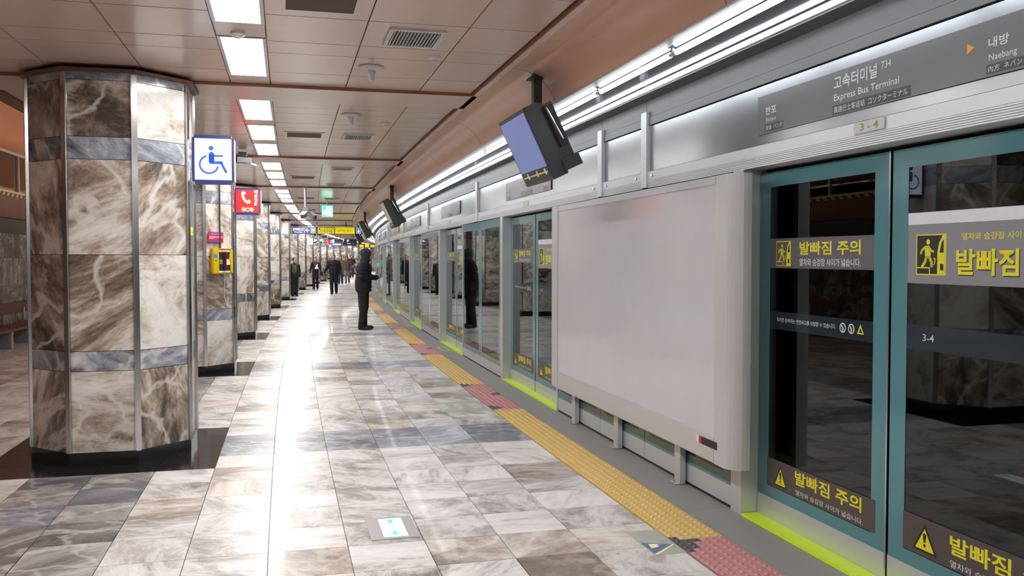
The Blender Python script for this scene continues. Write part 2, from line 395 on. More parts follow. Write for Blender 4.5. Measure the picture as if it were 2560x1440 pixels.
for t in tiles:
    _, sa, na, nb, key = t
    if id(t) in near:
        nc = (na + nb) / 2
        o = link('tile', tile_mesh(nb - na, key), floor, P(sa, nc), along(sa + ROWH / 2)); o.scale = (1, (R + nc) / R, 1)
    else:
        b = rest.setdefault(key, CB()); g = .0022
        b.add([(sa + g, na + g, 0), (sa + g, nb - g, 0), (sa + ROWH - g, nb - g, 0), (sa + ROWH - g, na + g, 0)], [[3, 2, 1, 0]])
for key, b in rest.items(): tag(b.build('marble_tiling', M[key], floor), kind='stuff')
# grey granite edging, tactile paving
for i in range(36):
    a = -1.2 + i * 1.5; b = CB(); b.box(a + .0015, a + 1.4985, -.10, .2845, -.012, 0); b.build('granite_slab', M['granite'], floor)
b = CB(); b.box(52.8, S1, -.10, .2845, -.012, 0); b.build('granite_edging', M['granite'], floor)
LEFTS = [-.48, 4.63, 10.61, 15.71, 20.78, 25.94, 31.88, 36.85, 41.96, 47.07, 53.1, 58.2, 63.3, 68.4, 74.4, 79.5, 84.6, 89.7]
DW = 2.32
GREYS = []
for L_ in LEFTS:
    GREYS += [[(L_ - .25, .595), (L_ - .56, .595), (L_ - .36, .44)], [(L_ - .97, .283), (L_ - 1.25, .283), (L_ - 1.16, .43)], [(L_ - 1.86, .595), (L_ - 2.12, .595), (L_ - 1.98, .44)]]
def inside(p, t):
    s = [(t[(i + 1) % 3][0] - t[i][0]) * (p[1] - t[i][1]) - (t[(i + 1) % 3][1] - t[i][1]) * (p[0] - t[i][0]) for i in range(3)]
    return all(x >= 0 for x in s) or all(x <= 0 for x in s)
tact_cache = {}
def tactile(sa):
    pink = any(L_ - 2.13 < sa + .15 < L_ - .22 for L_ in LEFTS)
    cells = tuple(2 if any(inside((sa + (i + .5) * .05, .287 + (j + .5) * .0505), t) for t in GREYS) else (1 if pink else 0) for i in range(6) for j in range(6))
    if cells not in tact_cache:
        b = MB(); u = .05; v = .0505; x0 = .1515
        b.box(-x0 + .001, x0 - .001, .001, .299, -.012, -.004, 1 if pink else 0)
        for i in range(6):
            for j in range(6):
                m = cells[i * 6 + j]; xa = x0 - (j + 1) * v; ya = i * u
                e = .001
                b.add([(max(xa, -x0 + e), max(ya, e), 0), (min(xa + v, x0 - e), max(ya, e), 0), (min(xa + v, x0 - e), min(ya + u, .3 - e), 0), (max(xa, -x0 + e), min(ya + u, .3 - e), 0)], [[0, 1, 2, 3]], m)
                cx, cy = xa + v / 2, ya + u / 2
                b.add([(cx + .0155 * math.cos(k * PI / 3), cy + .0155 * math.sin(k * PI / 3), .0004) for k in range(6)] + [(cx + .009 * math.cos(k * PI / 3), cy + .009 * math.sin(k * PI / 3), .0062) for k in range(6)],
                      [[k, (k + 1) % 6, (k + 1) % 6 + 6, k + 6] for k in range(6)] + [list(range(6, 12))], m)
        tact_cache[cells] = b.mesh('tactile_tile', [M['yellow_t'], M['pink_t'], M['dark_t']])
    return tact_cache[cells]
for i in range(-2, 190):
    sa = 2.2 + i * .3
    link('tactile_tile', tactile(sa), floor, P(sa, .4385), along(sa + .15))
b = CB(); b.box(59.2, S1, .287, .59, -.012, .003); b.build('tactile_strip', M['yellow_t'], floor)
# floor signs and stickers (each lies on the floor)
t = thing('floor_exit_light', 'lit green arrow exit plate set in the floor near the camera', 'floor sign', P(4.69, 2.0, 0), along(4.9))
b = MB(); b.box(-.132, .128, 0, .40, 0, .004); b.build('frame_plate', M['alu_dark'], t)
b = MB(); b.box(-.062, .068, .03, .36, .004, .0065); b.build('lit_panel', M['floor_lit'], t)
b = MB()
zz = .0072
def fpoly(pts): b.add([(x, y, zz) for x, y in pts], [list(range(len(pts)))])
for d, y0 in ((1, .27), (-1, .12)):
    fpoly([(-.008, y0), (.012, y0), (.012, y0 + d * .05), (-.008, y0 + d * .05)][::d])
    fpoly([(-.035, y0 + d * .045), (.039, y0 + d * .045), (.002, y0 + d * .07)][::d])
    b.build('arrow', M['mint'], t); b = MB()
t = thing('floor_sticker', 'diamond blue and cream gap warning sticker beside nearest tactile tiles', 'sticker', P(4.10, .765, 0), along(4.3))
b = MB(); b.box(-.005, .17, .0, .385, 0, .0015); b.build('backing', M['green_st'], t)
b = MB(); b.add([(.0, .02, .002), (.155, .135, .002), (.0, .20, .002)], [[0, 1, 2]]); b.build('blue_field', M['blue_st'], t)
b = MB(); b.add([(.02, .10, .0025), (.07, .12, .0025), (.07, .15, .0025), (.10, .15, .0025), (.03, .17, .0025)], [[0, 1, 2, 3, 4]])
b.add([(.0, .01, .0025), (.01, .0, .0025), (.165, .135, .0025), (.155, .14, .0025)], [[0, 1, 2, 3]]); b.build('cream_figure', M['cream'], t)
t = thing('floor_sticker', 'worn pale green walking sticker on floor beside second pink tactile run', 'sticker', P(8.49, .86, 0), along(8.8))
b = MB(); b.box(-.235, .24, 0, .58, 0, .0015); b.build('backing', M['green_st'], t)
b = MB()
for x0, x1 in ((-.2, -.12), (-.05, .02), (.1, .2)): b.add([(x0, .1, .002), (x1, .2, .002), (x1 - .02, .48, .002), (x0 - .02, .4, .002)], [[0, 1, 2, 3]])
M['pale_print'] = mat('worn pale print', (.56, .60, .50), .4, 0, .3, 30)
b.build('print', M['pale_print'], t)
for L_, nm in ((15.71, 'third'), (20.78, 'fourth')):
    t = thing('floor_sticker', f'small yellow framed square sticker on granite edging before the {nm} doorway', 'sticker', P(L_ - 1.55, .13, 0), along(L_ - 1.2))
    b = MB(); b.box(-.065, .065, 0, .62, 0, .0015); b.build('border', M['lemon'], t)
    b = MB(); b.box(-.045, .045, .06, .56, .0015, .0025); b.build('centre', M['granite'], t)

# ================================================================== CEILING
ce = CB(); ce.box(S0, S1, .97, 4.82, 2.90, 3.05)
ceiling = ce.build('ceiling', M['edge']); tag(ceiling, 'beige metal panel ceiling in recessed bays between flat strips', kind='structure')
ROWS = [0, .46, .79, 1.42, 1.75, 2.42, 3.05, 3.38, 4.02, 4.5]
COLS = [(1.045, 1.48), (1.48, 2.08), (2.08, 2.665), (2.965, 3.56), (3.56, 4.2), (4.2, 4.80)]
ZB = 2.876
pan_me = {}
def panel_mesh(wd, ln):
    k = (round(wd, 3), round(ln, 3))
    if k not in pan_me:
        g = .004; b = MB(); b.box(-wd / 2 + g, wd / 2 - g, g, ln - g, ZB, ZB + .018); pan_me[k] = b.mesh('ceiling_panel', M['ceil'])
    return pan_me[k]
LIGHTS = []
stuffp = CB()
for k in range(-2, 20):
    s0 = 2.82 + BAY * k
    if s0 + BAY > S1: break
    lights = [(0.02, 1.13), (1.46, 2.65), (2.98, 4.2)] if k == 0 else [(.02, 1.27), (1.61, 2.80), (3.15, 4.38)]
    for a, c in lights: LIGHTS.append((s0 + a, s0 + c))
    fillers = []; p = 0.0
    for a, c in lights + [(4.5, 4.5)]:
        if a - p > .05: fillers.append((p, a))
        p = c
    for (na, nb) in COLS:
        for ra, rb in zip(ROWS, ROWS[1:]):
            if 0 <= k <= 4: link('ceiling_panel', panel_mesh(nb - na, rb - ra), ceiling, P(s0 + ra, (na + nb) / 2), along(s0 + (ra + rb) / 2))
            else: stuffp.box(s0 + ra + .004, s0 + rb - .004, na + .004, nb - .004, ZB, ZB + .015)
    for ra, rb in fillers:
        if 0 <= k <= 4: link('ceiling_panel', panel_mesh(.30, rb - ra), ceiling, P(s0 + ra, 2.815), along(s0 + ra))
        else: stuffp.box(s0 + ra + .004, s0 + rb - .004, 2.667, 2.963, ZB, ZB + .015)
    b = CB(); b.box(s0 - .628, s0 - .003, .99, 4.80, 2.85, 2.895, 0)
    b.box(s0 - .634, s0 - .628, .99, 4.80, 2.85, 2.895, 1); b.build('ceiling_beam', [M['beam'], M['edge']], ceiling)
tag(stuffp.build('ceiling_panelling', M['ceil'], ceiling), kind='stuff')
for k in range(21):
    a = S0 + .3 + k * BAY; b = CB(); b.box(a, a + BAY - .003, .985, 1.03, 2.85, 2.895, 0); b.box(a, a + BAY - .003, 1.03, 1.036, 2.85, 2.895, 1)
    b.build('ceiling_edge_strip', [M['beam'], M['edge']], ceiling)
# left drop of the ceiling and the orange vault over the far side
tr = CB(); tr.box(S0, S1, 4.805, 4.90, 2.83, 3.35); tag(tr.build('trim_1', M['brownwall']), 'dark brown fascia edging the ceiling beyond the columns', kind='structure')
va = CB(); prof = [(4.90, 3.32)] + [(6.2 + 1.3 * math.cos(a), 3.42 + .75 * math.sin(a)) for a in [PI - PI * i / 10 for i in range(11)]]
va.sweep([(n_, z_) for n_, z_ in prof[::-1]], S0, S1, -.03, 0, 3.0); tag(va.build('ceiling_vault', M['orange'], None, smooth=True), 'orange barrel vault beyond the columns', kind='structure')
t = thing('cove_light', 'hidden fluorescent line behind the fascia lighting the orange vault', 'light', (0, 0, 0))
M['cove_lamp'] = mat('lit cove tube', (.9, .9, .9), .5, emit=34.0, ecol=(1, .88, .72))
for k in range(30):
    a = -2 + k * 2.0; b = MB(); b.tube(P(a, 4.99, 3.22), P(a + 1.9, 4.99, 3.22), .014, k=6); b.build('tube', M['cove_lamp'], t)
b = CB(); b.box(-4, 60, 4.90, 5.12, 3.15, 3.17); b.build('added_light_shield', M['brownwall'], t)  # unseen ledge added to keep the cove tubes from lighting the floor
# terracotta cove above the platform edge, in panels
COVE = [(.985, 2.851), (.941, 2.850), (.875, 2.842), (.830, 2.818), (.772, 2.786), (.720, 2.740), (.681, 2.686), (.659, 2.634), (.655, 2.618)]
def dense(pts, k=3):
    out = []
    for i in range(len(pts) - 1):
        p0 = pts[max(0, i - 1)]; p1 = pts[i]; p2 = pts[i + 1]; p3 = pts[min(len(pts) - 1, i + 2)]
        for j in range(k):
            t_ = j / k; out.append(tuple(.5 * (2 * b1 + (c1 - a1) * t_ + (2 * a1 - 5 * b1 + 4 * c1 - d1) * t_ ** 2 + (3 * b1 - a1 - 3 * c1 + d1) * t_ ** 3) for a1, b1, c1, d1 in zip(p0, p1, p2, p3)))
    return out + [pts[-1]]
COVE = dense(COVE, 4)
cv = struct('trim_2', 'curved terracotta cove along the platform edge of the ceiling')
for k in range(42):
    a = 6.18 - 2.565 * 5 + k * 2.565
    if a > S1 - 3: break
    b = CB(); b.sweep(COVE[::-1], a + .0045, a + 2.5605, -.012); b.build('cove_panel', M['cove'], cv, smooth=False)
b = CB(); b.box(S0, S1, .70, .98, 2.87, 2.93); b.build('cove_backing', M['edge'], cv)

# ================================================================== PLATFORM EDGE: strip light trough and screen wall
sl = thing('strip_light', 'continuous double fluorescent strip light over the platform screen doors', 'light', (0, 0, 0))
TR = [(.525, 2.650), (.36, 2.668), (.20, 2.675), (.115, 2.668), (.115, 2.648)]
for k in range(46):
    a = -7.6 + k * 2.4
    if a > S1 - 4: break
    b = CB(); b.sweep(TR[::-1], a + .002, a + 2.398, -.006); b.build('reflector', M['reflector'], sl)
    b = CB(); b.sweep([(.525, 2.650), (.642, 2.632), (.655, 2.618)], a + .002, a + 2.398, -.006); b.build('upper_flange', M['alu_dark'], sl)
TUBES = []
for k in range(95):
    a = 4.58 - 1.205 * 10 + k * 1.205
    if a > S1 - 5: break
    TUBES.append(a)
    if a < -7: continue
    b = MB()
    p0, p1 = P(a + .045, .465, 2.634), P(a + 1.16, .465, 2.634); b.tube(p0, p1, .0165, k=8); b.build('tube', M['tube'], sl, smooth=True)
    b = MB(); p0, p1 = P(a + .01, .165, 2.655), P(a + 1.195, .165, 2.655); b.tube(p0, p1, .008, k=6); b.build('lower_tube', M['tube2'], sl, smooth=True)
    b = MB(); b.tube(P(a - .035, .465, 2.634), P(a + .045, .465, 2.634), .014, k=8); b.tube(P(a + .005, .465, 2.634), P(a + .005, .465, 2.664), .012, k=6); b.build('lampholder', M['alu'], sl)

psd = struct('wall_right', 'aluminium and glass platform screen wall with ribbed header')
def muls():
    out = []
    for i, L_ in enumerate(LEFTS):
        nxt = LEFTS[i + 1] - DW if i + 1 < len(LEFTS) else L_ + 2.6
        if nxt - L_ > 3.2: out += [L_ + 1.45, L_ + 2.40]
        else: out += [L_ + 1.60]
    return out
MUL = muls()
edges = [S0] + MUL + [S1 - 12]
for a, c in zip(edges, edges[1:]):
    if c - a < .3: continue
    b = CB(); b.box(a + .05, c - .05, -.16, 0, 2.066, 2.126); b.box(a + .05, c - .05, -.16, -.006, 2.008, 2.066); b.build('header_beam', M['alu_white'], psd)
    b = CB()
    for j in range(6): b.box(a + .05, c - .05, -.007, 0, 2.0085 + j * .0098, 2.0155 + j * .0098)
    b.build('header_rib', M['alu_white'], psd)['kind'] = 'stuff'
    b = CB(); b.box(a + .05, c - .05, -.05, -.018, 2.132, 2.455); b.build('fascia_panel', M['fascia'], psd)
    b = CB(); b.box(a + .02, c - .02, -.05, -.006, 2.462, 2.518); b.build('upper_rail', M['upper'], psd)
    b = CB(); b.box(a + .003, c - .003, -.05, -.012, 2.522, 2.642); b.box(a + .003, c - .003, -.012, .114, 2.642, 2.650); b.build('upper_panel', M['upper'], psd)
for a in MUL:
    b = CB(); b.box(a - .05, a + .05, -.06, .012, 2.012, 2.56); b.build('mullion', M['alu_white'], psd)
    for d in (-.14, .16):
        b = MB(); b.tube((0, -.0, 0), (0, -.012, 0), .011, k=8); b.build('key_lock', M['steel'], psd, P(a + d, 0.0, 2.092), facing(a + d))
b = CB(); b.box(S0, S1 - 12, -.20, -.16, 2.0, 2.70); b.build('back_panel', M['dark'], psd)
# posts beside every doorway
for L_ in LEFTS:
    for a, c in ((L_, L_ + .12), (L_ - DW - .035, L_ - DW)):
        b = CB(); b.box(a, c, -.15, 0.0, 0, 2.008); b.build('door_post', M['alu'], psd)

# door leaves ----------------------------------------------------------------------------------------------
def ring(x0, x1, z0, z1, l, r, t_, b_, y0, y1):
    mb = MB(); mb.box(x0, x0 + l, y0, y1, z0, z1); mb.box(x1 - r, x1, y0, y1, z0, z1); mb.box(x0 + l, x1 - r, y0, y1, z1 - t_, z1); mb.box(x0 + l, x1 - r, y0, y1, z0, z0 + b_); return mb
LT = [M['ink_yellow'], M['ink_black'], M['ink_white']]
def leaf_left(parent, detail):
    f = link('door_leaf', None, parent); f.location = (0, 0, 0)
    x0, x1 = .004, 1.142
    MB().box(x0, x1, .0, .03, .012, .135).build('kick_plate', M['alu'], f)
    MB().box(x0, x1, .006, .018, .135, 1.985).build('glass_pane', M['glass'], f)
    ring(x0, x1, .135, 1.985, .108, .108, .085, .065, .0035, .0058).build('frit_border', M['teal'], f)
    MB().box(1.142, 1.152, -.004, .03, .012, 1.985).build('meeting_edge', M['steel'], f)
    if detail > 1: return f
    MB().box(.112, 1.034, .004, .0058, 1.443, 1.608).build('warning_sticker', M['band_grey'], f)
    MB().box(.104, 1.067, .002, .0034, .205, .362).build('lower_sticker', M['band_brown'], f)
    b = MB(); y = .0036
    runner(b, .181, .323, 1.457, 1.591, y, 0)
    put_text(b, '발빠짐 주의', .409, .932, 1.516, 1.587, y, 0, .02)
    put_text(b, '열차와 승강장 사이가 넓습니다.', .410, .934, 1.458, 1.497, y, 2, .008)
    b.build('lettering', LT, f)
    b = MB(); y = .0016
    warn_triangle(b, .18, .315, .22, .342, y)
    put_text(b, '발빠짐 주의', .392, .966, .272, .348, y, 0, .02)
    put_text(b, '열차와 승강장 사이가 넓습니다.', .401, .979, .217, .245, y, 2, .0)
    b.build('lettering', LT, f)
    if detail > 0: return f
    MB().box(.114, 1.032, .005, .0059, 1.10, 1.20).build('info_band', M['band_blue'], f)
    b = MB(); y = .0045
    put_text(b, '무리한 승하차는 안전사고를 유발할 수 있습니다.', .189, .739, 1.143, 1.167, y, 2)
    for xc in (.797, .866):
        b.disc(xc, 1.154, .025, y, 2); b.disc(xc, 1.154, .019, y - .0004, 1); b.stroke([(xc - .008, 1.164), (xc + .004, 1.15), (xc, 1.14)], .008, y - .0008, 2)
    b.poly([(.911, 1.133), (.963, 1.133), (.937, 1.182)], y, 0); b.poly([(.925, 1.139), (.951, 1.139), (.937, 1.165)], y - .0004, 1)
    b.build('lettering', LT, f)
    return f
def leaf_right(parent, detail, num):
    f = link('door_leaf', None, parent); f.location = (0, 0, 0)
    x0, x1 = 1.160, 2.312
    MB().box(x0, x1, .0, .03, .012, .135).build('kick_plate', M['alu'], f)
    MB().box(x0, x1, .006, .018, .135, 1.985).build('glass_pane', M['glass'], f)
    ring(x0, x1, .135, 1.985, .105, .105, .085, .065, .0035, .0058).build('frit_border', M['teal'], f)
    if detail > 1: return f
    MB().box(1.267, 2.205, .003, .0058, 1.389, 1.644).build('warning_sticker', M['band_light'], f)
    MB().box(1.267, 2.205, .003, .0058, 1.645, 1.697).build('white_sticker', M['paper'], f)
    MB().box(1.262, 2.21, .002, .0034, .205, .370).build('lower_sticker', M['band_brown'], f)
    b = MB(); y = .0026
    runner(b, 1.324, 1.50, 1.429, 1.599, y, 0)
    b.rect(1.324, 1.50, 1.429, 1.599, y + .0003, 1)
    put_text(b, '열차와 승강장 사이 간격이 넓으니', 1.59, 2.13, 1.573, 1.603, y, 0, .01)
    put_text(b, '발빠짐', 1.5645, 1.8885, 1.4255, 1.5325, y + .0002, 1, .025)
    put_text(b, '발빠짐', 1.560, 1.884, 1.43, 1.537, y, 0, .025)
    put_text(b, '주의', 1.93, 2.14, 1.43, 1.537, y, 0, .025)
    b.rect(1.309, 1.517, 1.654, 1.685, y, 2)
    b.build('lettering', LT, f)
    b = MB(); y = .0016
    warn_triangle(b, 1.328, 1.478, .224, .348, y)
    put_text(b, '발빠짐 주의', 1.552, 2.14, .268, .348, y, 0, .02)
    put_text(b, '열차와 승강장 사이가 넓습니다.', 1.555, 2.14, .214, .243, y, 2)
    b.build('lettering', LT, f)
    if detail > 0: return f
    MB().box(1.267, 2.205, .005, .0059, 1.10, 1.207).build('info_band', M['band_blue'], f)
    b = MB(); put_text(b, num, 1.366, 1.436, 1.139, 1.171, .0045, 0, .01); b.build('lettering', [M['ink_cyan']], f)
    return f
NUM = ['3-3', '3-4', '4-1', '4-2', '4-3', '4-4', '5-1', '5-2', '5-3', '5-4', '6-1', '6-2', '6-3', '6-4', '7-1', '7-2', '7-3', '7-4']
for i, L_ in enumerate(LEFTS):
    if i == 0: lab = 'sliding glass doorway behind the camera'
    else: lab = f'{ORD[i - 1]} sliding platform doorway from the camera, teal bordered glass with yellow sill'
    d = thing(f'door_{i + 1}', lab, None, P(L_, -.105), facing(L_)); d['kind'] = 'structure'
    det = 0 if i in (1, 2) else 1 if i < 6 else 2
    leaf_left(d, det); leaf_right(d, det, NUM[i])
    MB().box(.005, DW - .005, -.105, -.002, .0, .014).build('sill', M['sill'], d)
    b = MB(); b.box(1.03, 1.245, -.112, -.105, 2.072, 2.122); put = b.build('number_holder', M['paper2'] if i > 1 else M['poster_frame'], d)
    b = MB(); put_text(b, NUM[i][0] + ' - ' + NUM[i][2], 1.075, 1.205, 2.081, 2.115, -.1125, 0, .02); b.build('door_number', [M['ink_olive']], d)
# fixed panes between the doorways --------------------------------------------------------------------------
wi = 0
for i, L_ in enumerate(LEFTS[:-1]):
    nxt = LEFTS[i + 1] - DW - .035; a = L_ + .12; gap = nxt - a
    b = CB(); b.box(a, nxt, -.10, -.014, 0, .022); b.build('base_channel', M['dark'], psd)
    cuts = [a, a + 1.275, nxt] if gap < 3 else [a, L_ + 1.45, L_ + 2.40, nxt]
    for x, c in zip(cuts, cuts[1:]):
        wi += 1; ln = c - x
        where = 'behind the silver lightbox' if i == 1 else f'between {ORD[i - 1]} and {ORD[i]} doorways' if i else 'behind the camera'
        pos = 'farther' if x != cuts[0] else 'nearer'
        if len(cuts) == 4 and x == cuts[1]: pos = 'middle'
        wn_ = thing(f'window_{wi}', f'{pos} fixed teal bordered glass pane {where}', None, P(c, -.004), facing((x + c) / 2)); wn_['kind'] = 'structure'
        MB().box(.004, ln - .004, .0, .03, .022, .140).build('kick_plate', M['alu'], wn_)
        MB().box(.004, ln - .004, .004, .016, .14, 2.0).build('glass_pane', M['glass_fix'] if i != 1 else M['glass'], wn_)
        ring(.004, ln - .004, .14, 2.0, .10, .10, .11, .07, .0015, .0036).build('frit_border', M['teal'], wn_)
# dark trackside
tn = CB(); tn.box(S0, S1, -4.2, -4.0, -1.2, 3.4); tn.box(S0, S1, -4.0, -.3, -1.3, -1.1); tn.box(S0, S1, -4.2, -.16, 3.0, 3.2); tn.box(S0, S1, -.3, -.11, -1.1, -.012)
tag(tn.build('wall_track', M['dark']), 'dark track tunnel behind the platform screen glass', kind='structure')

# route signs on the fascia ------------------------------------------------------------------------------------
def route_sign(i, L_, lab, detail):
    s_ = L_ - .13
    t = thing('route_sign', lab, 'sign', P(s_, -.018, 2.185), facing(s_), 'grey route name signs over the doorways')
    MB().box(0, 1.95, -.006, 0, 0, .212).build('panel', M['sign_grey'], t)
    b = MB(); y = -.0066; z = -2.185
    
    for x0, x1, z0, z1 in ((.079, .266, .009, .050), (.705, 1.262, .005, .051), (1.68, 1.86, .008, .044)): MB().rect(x0, x1, z0, z1, y).build('text_box', M['sign_dark'], t)
    b = MB(); y = -.0072
    put_text(b, '반포', .089, .196, 2.286 + z, 2.331 + z, y, 0, .015); put_text(b, 'Banpo', .092, .193, 2.243 + z, 2.271 + z, y)
    put_text(b, '盘浦  バンポ', .089, .255, 2.203 + z, 2.228 + z, y)
    put_text(b, '고속터미널', .715, 1.038, 2.310 + z, 2.374 + z, y, 0, .015); put_text(b, '734', 1.066, 1.133, 2.341 + z, 2.373 + z, y)
    put_text(b, 'Express Bus Terminal', .716, 1.187, 2.246 + z, 2.288 + z, y, 0, .008)
    put_text(b, '高速巴士客运站  コソクターミナル', .717, 1.243, 2.198 + z, 2.229 + z, y)
    put_text(b, '내방', 1.689, 1.788, 2.29 + z, 2.33 + z, y, 0, .015); put_text(b, 'Naebang', 1.692, 1.826, 2.236 + z, 2.268 + z, y, 0, .008)
    put_text(b, '內方  ネバン', 1.69, 1.85, 2.2 + z, 2.224 + z, y)
    b.build('lettering', [M['ink_white']], t)
    b = MB(); b.poly([(1.58, 2.291 + z), (1.618, 2.311 + z), (1.58, 2.333 + z)], y); b.build('arrow', [M['orange_mark']], t)
for i, L_ in enumerate(LEFTS):
    if 0 < i < 8: route_sign(i, L_, f'grey route name sign on the fascia above the {ORD[i - 1]} doorway from the camera', 0)

# silver advertising lightbox ---------------------------------------------------------------------------------
t = thing('advertising_lightbox', 'large blank silver framed advertising lightbox standing before the screen wall', 'billboard', P(7.96, 0.0, 0), facing(6.2))
W_ = 3.49
b = MB(); b.box(0, .19, -.15, -.035, .30, 1.975); b.box(.19, 3.28, -.15, -.035, 1.92, 1.975); b.box(.19, 3.28, -.15, -.035, .30, .458)
b.build('frame', M['poster_frame'], t, bevel=.006)
b = MB(); pr_ = [(3.28, -.15)] + [(3.40 + .09 * math.sin(a), -.06 - .09 * math.cos(a)) for a in [PI / 2 * i / 6 for i in range(7)]] + [(3.49, -.035), (3.28, -.035)]
n_ = len(pr_); b.add([(x, y, .30) for x, y in pr_] + [(x, y, 1.975) for x, y in pr_], [list(range(n_))[::-1], list(range(n_, 2 * n_))] + [[i, (i + 1) % n_, (i + 1) % n_ + n_, i + n_] for i in range(n_)])
b.build('rounded_end', M['poster_frame'], t)
MB().box(.19, 3.28, -.143, -.12, .458, 1.92).build('display_panel', M['poster'], t)
MB().box(.05, 3.44, -.035, -.02, .36, 1.93).build('back_plate', M['dark'], t)
for sx in (7.605, 6.535, 5.395):
    x = 7.96 - sx; lg = MB(); lg.box(x - .045, x + .045, -.05, -.012, .008, .34); l_ = lg.build('leg', M['alu'], t)
    ft = MB(); ft.box(x - .05, x + .045, -.085, -.012, 0, .008); ft.tube((x, -.07, .008), (x, -.07, .025), .008, k=8); ft.build('foot_plate', M['steel'], l_)
b = MB(); b.box(3.05, 3.085, -.1515, -.15, .385, .43, 0); b.box(3.085, 3.12, -.1515, -.15, .385, .43, 1); b.box(3.12, 3.32, -.1515, -.15, .385, .43, 2); b.build('maker_plate', [M['paper'], M['red'], M['ink_black']], t)

# ================================================================== FAR SIDE WALL (beyond the columns)
lw = struct('wall_left', 'dim far wall with marble dado, brown panels and glazed upper band')
b = CB(); b.box(S0, 60, 7.5, 7.7, 0, 1.94); b.build('dado_backing', M['black'], lw)
for i in range(40):
    a = 4 + i * 1.0
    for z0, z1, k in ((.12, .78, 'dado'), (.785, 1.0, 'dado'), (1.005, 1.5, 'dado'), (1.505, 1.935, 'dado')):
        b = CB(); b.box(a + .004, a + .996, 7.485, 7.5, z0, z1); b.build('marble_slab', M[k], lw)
b = CB(); b.box(S0, 60, 7.49, 7.7, 1.945, 2.20); b.build('green_band', M['green_dark'], lw)
for i in range(20):
    b = CB(); b.box(4 + i * 2.0, 5.992 + i * 2.0, 7.48, 7.7, 2.21, 2.60); b.build('brown_panel', M['brownwall'], lw)
b = CB()
for i in range(200):
    a = 6 + i * .24; b.add([(a, 7.475, 2.605), (a + .12, 7.475, 2.605), (a + .18, 7.475, 2.66), (a + .06, 7.475, 2.66)], [[3, 2, 1, 0]], i % 2 * 0)
b.box(4, 60, 7.478, 7.7, 2.603, 2.662, 1); b.build('caution_stripe', [M['caution_y'], M['ink_black']], lw)
for i in range(24):
    a = 4 + i * 1.55; b = CB(); b.box(a + .02, a + 1.53, 7.50, 7.51, 2.70, 3.36); b.build('glass_pane', M['glass_up'], lw)
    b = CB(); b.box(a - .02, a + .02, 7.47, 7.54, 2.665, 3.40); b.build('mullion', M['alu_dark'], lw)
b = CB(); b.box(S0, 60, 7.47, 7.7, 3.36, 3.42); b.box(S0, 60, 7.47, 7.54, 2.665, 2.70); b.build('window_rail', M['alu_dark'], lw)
b = CB(); b.box(S0, 60, 10.5, 10.7, 2.0, 4.6); b.box(S0, 60, 7.7, 10.7, 3.75, 3.9); b.box(S0, 60, 7.55, 10.7, 2.3, 2.6); b.build('upper_passage', M['beam'], lw)
k = 0
for s_, n_ in ((23.0, 9.1), (26.5, 9.6), (19.5, 9.3), (30, 9.6)):
    k += 1
    t = thing('downlight', f'small round downlight in the upper passage ceiling, {ORD[k - 1]} along the far side', 'light', P(s_, n_, 3.75), along(s_), 'downlights of the upper passage')
    MB().lathe([(.14, -.012), (.14, 0)], 16).build('rim', M['white'], t); MB().lathe([(.12, -.016), (.12, -.012)], 16).build('lamp', M['down'], t)
t = thing('bench', 'low dark red wooden bench with backrest against the dim far wall', 'bench', P(16.6, 7.2, 0), -PI / 2 - 16.6 / R + PI)
t.rotation_euler[2] = PI / 2 - 16.6 / R
# local -y now points away from the wall
MB().box(-2.2, 2.2, -.22, .20, .30, .345).build('seat', M['wood'], t)
MB().box(-2.2, 2.2, .22, .262, .52, .70).build('backrest', M['wood'], t)
for x in (-1.9, -.62, .62, 1.9): MB().box(x - .06, x + .06, -.16, .16, 0, .30).build('leg', M['granite'], t)
for x in (-1.3, 1.3): MB().box(x - .03, x + .03, .20, .235, .30, .60).build('bracket', M['steel'], t)
bw = CB(); bw.box(S0 - .2, S0, -4.2, 8.0, -.3, 4.5); tag(bw.build('wall_back', M['beam']), 'end wall behind the camera', kind='structure')
fw = CB(); fw.box(S1 - 4, S1 - 3.8, -4.2, 8.0, -.3, 4.5); tag(fw.build('wall_front', M['slab_far']), 'distant marble end wall of the platform', kind='structure')
lf = CB(); lf.box(S0, S1 - 4, 7.7, 7.9, 0, 4.4); lf.box(60, S1 - 4, 7.5, 7.7, 0, 4.3); tag(lf.build('wall_side', M['brownwall']), 'plain wall closing the far side', kind='structure')

# ================================================================== COLUMNS
NC, RA = 3.84, .555
TIERS = [(.10, .683, 0), (.687, .828, 1), (.832, 1.521, 0), (1.525, 2.202, 0), (2.206, 2.363, 1), (2.367, 2.765, 0), (2.769, 2.84, 1)]
def octv(r, i): a = PI / 8 + i * PI / 4; return Vector((r / math.cos(PI / 8) * math.cos(a), r / math.cos(PI / 8) * math.sin(a), 0))
def slab_mesh(wd, z0, z1, m): b = MB(); b.box(-wd / 2, wd / 2, 0, .018, 0, z1 - z0); return b.mesh('marble_slab', m)
face_w = 2 * RA * math.tan(PI / 8)
sl_me = {j: slab_mesh(face_w - .006, z0, z1, M['band' if d else 'slab']) for j, (z0, z1, d) in enumerate(TIERS)}
core = MB()
for z0, z1 in ((0.02, 2.843),):
    vs = [tuple(octv(RA - .012, i) + Vector((0, 0, z))) for z in (z0, z1) for i in range(8)]
    core.add(vs, [[i, (i + 1) % 8, (i + 1) % 8 + 8, i + 8] for i in range(8)] + [list(range(8))[::-1], list(range(8, 16))])
core_me = core.mesh('core', M['dark'])
bs = MB(); vs = [tuple(octv(RA + .006, i) + Vector((0, 0, z))) for z in (0, .10) for i in range(8)]
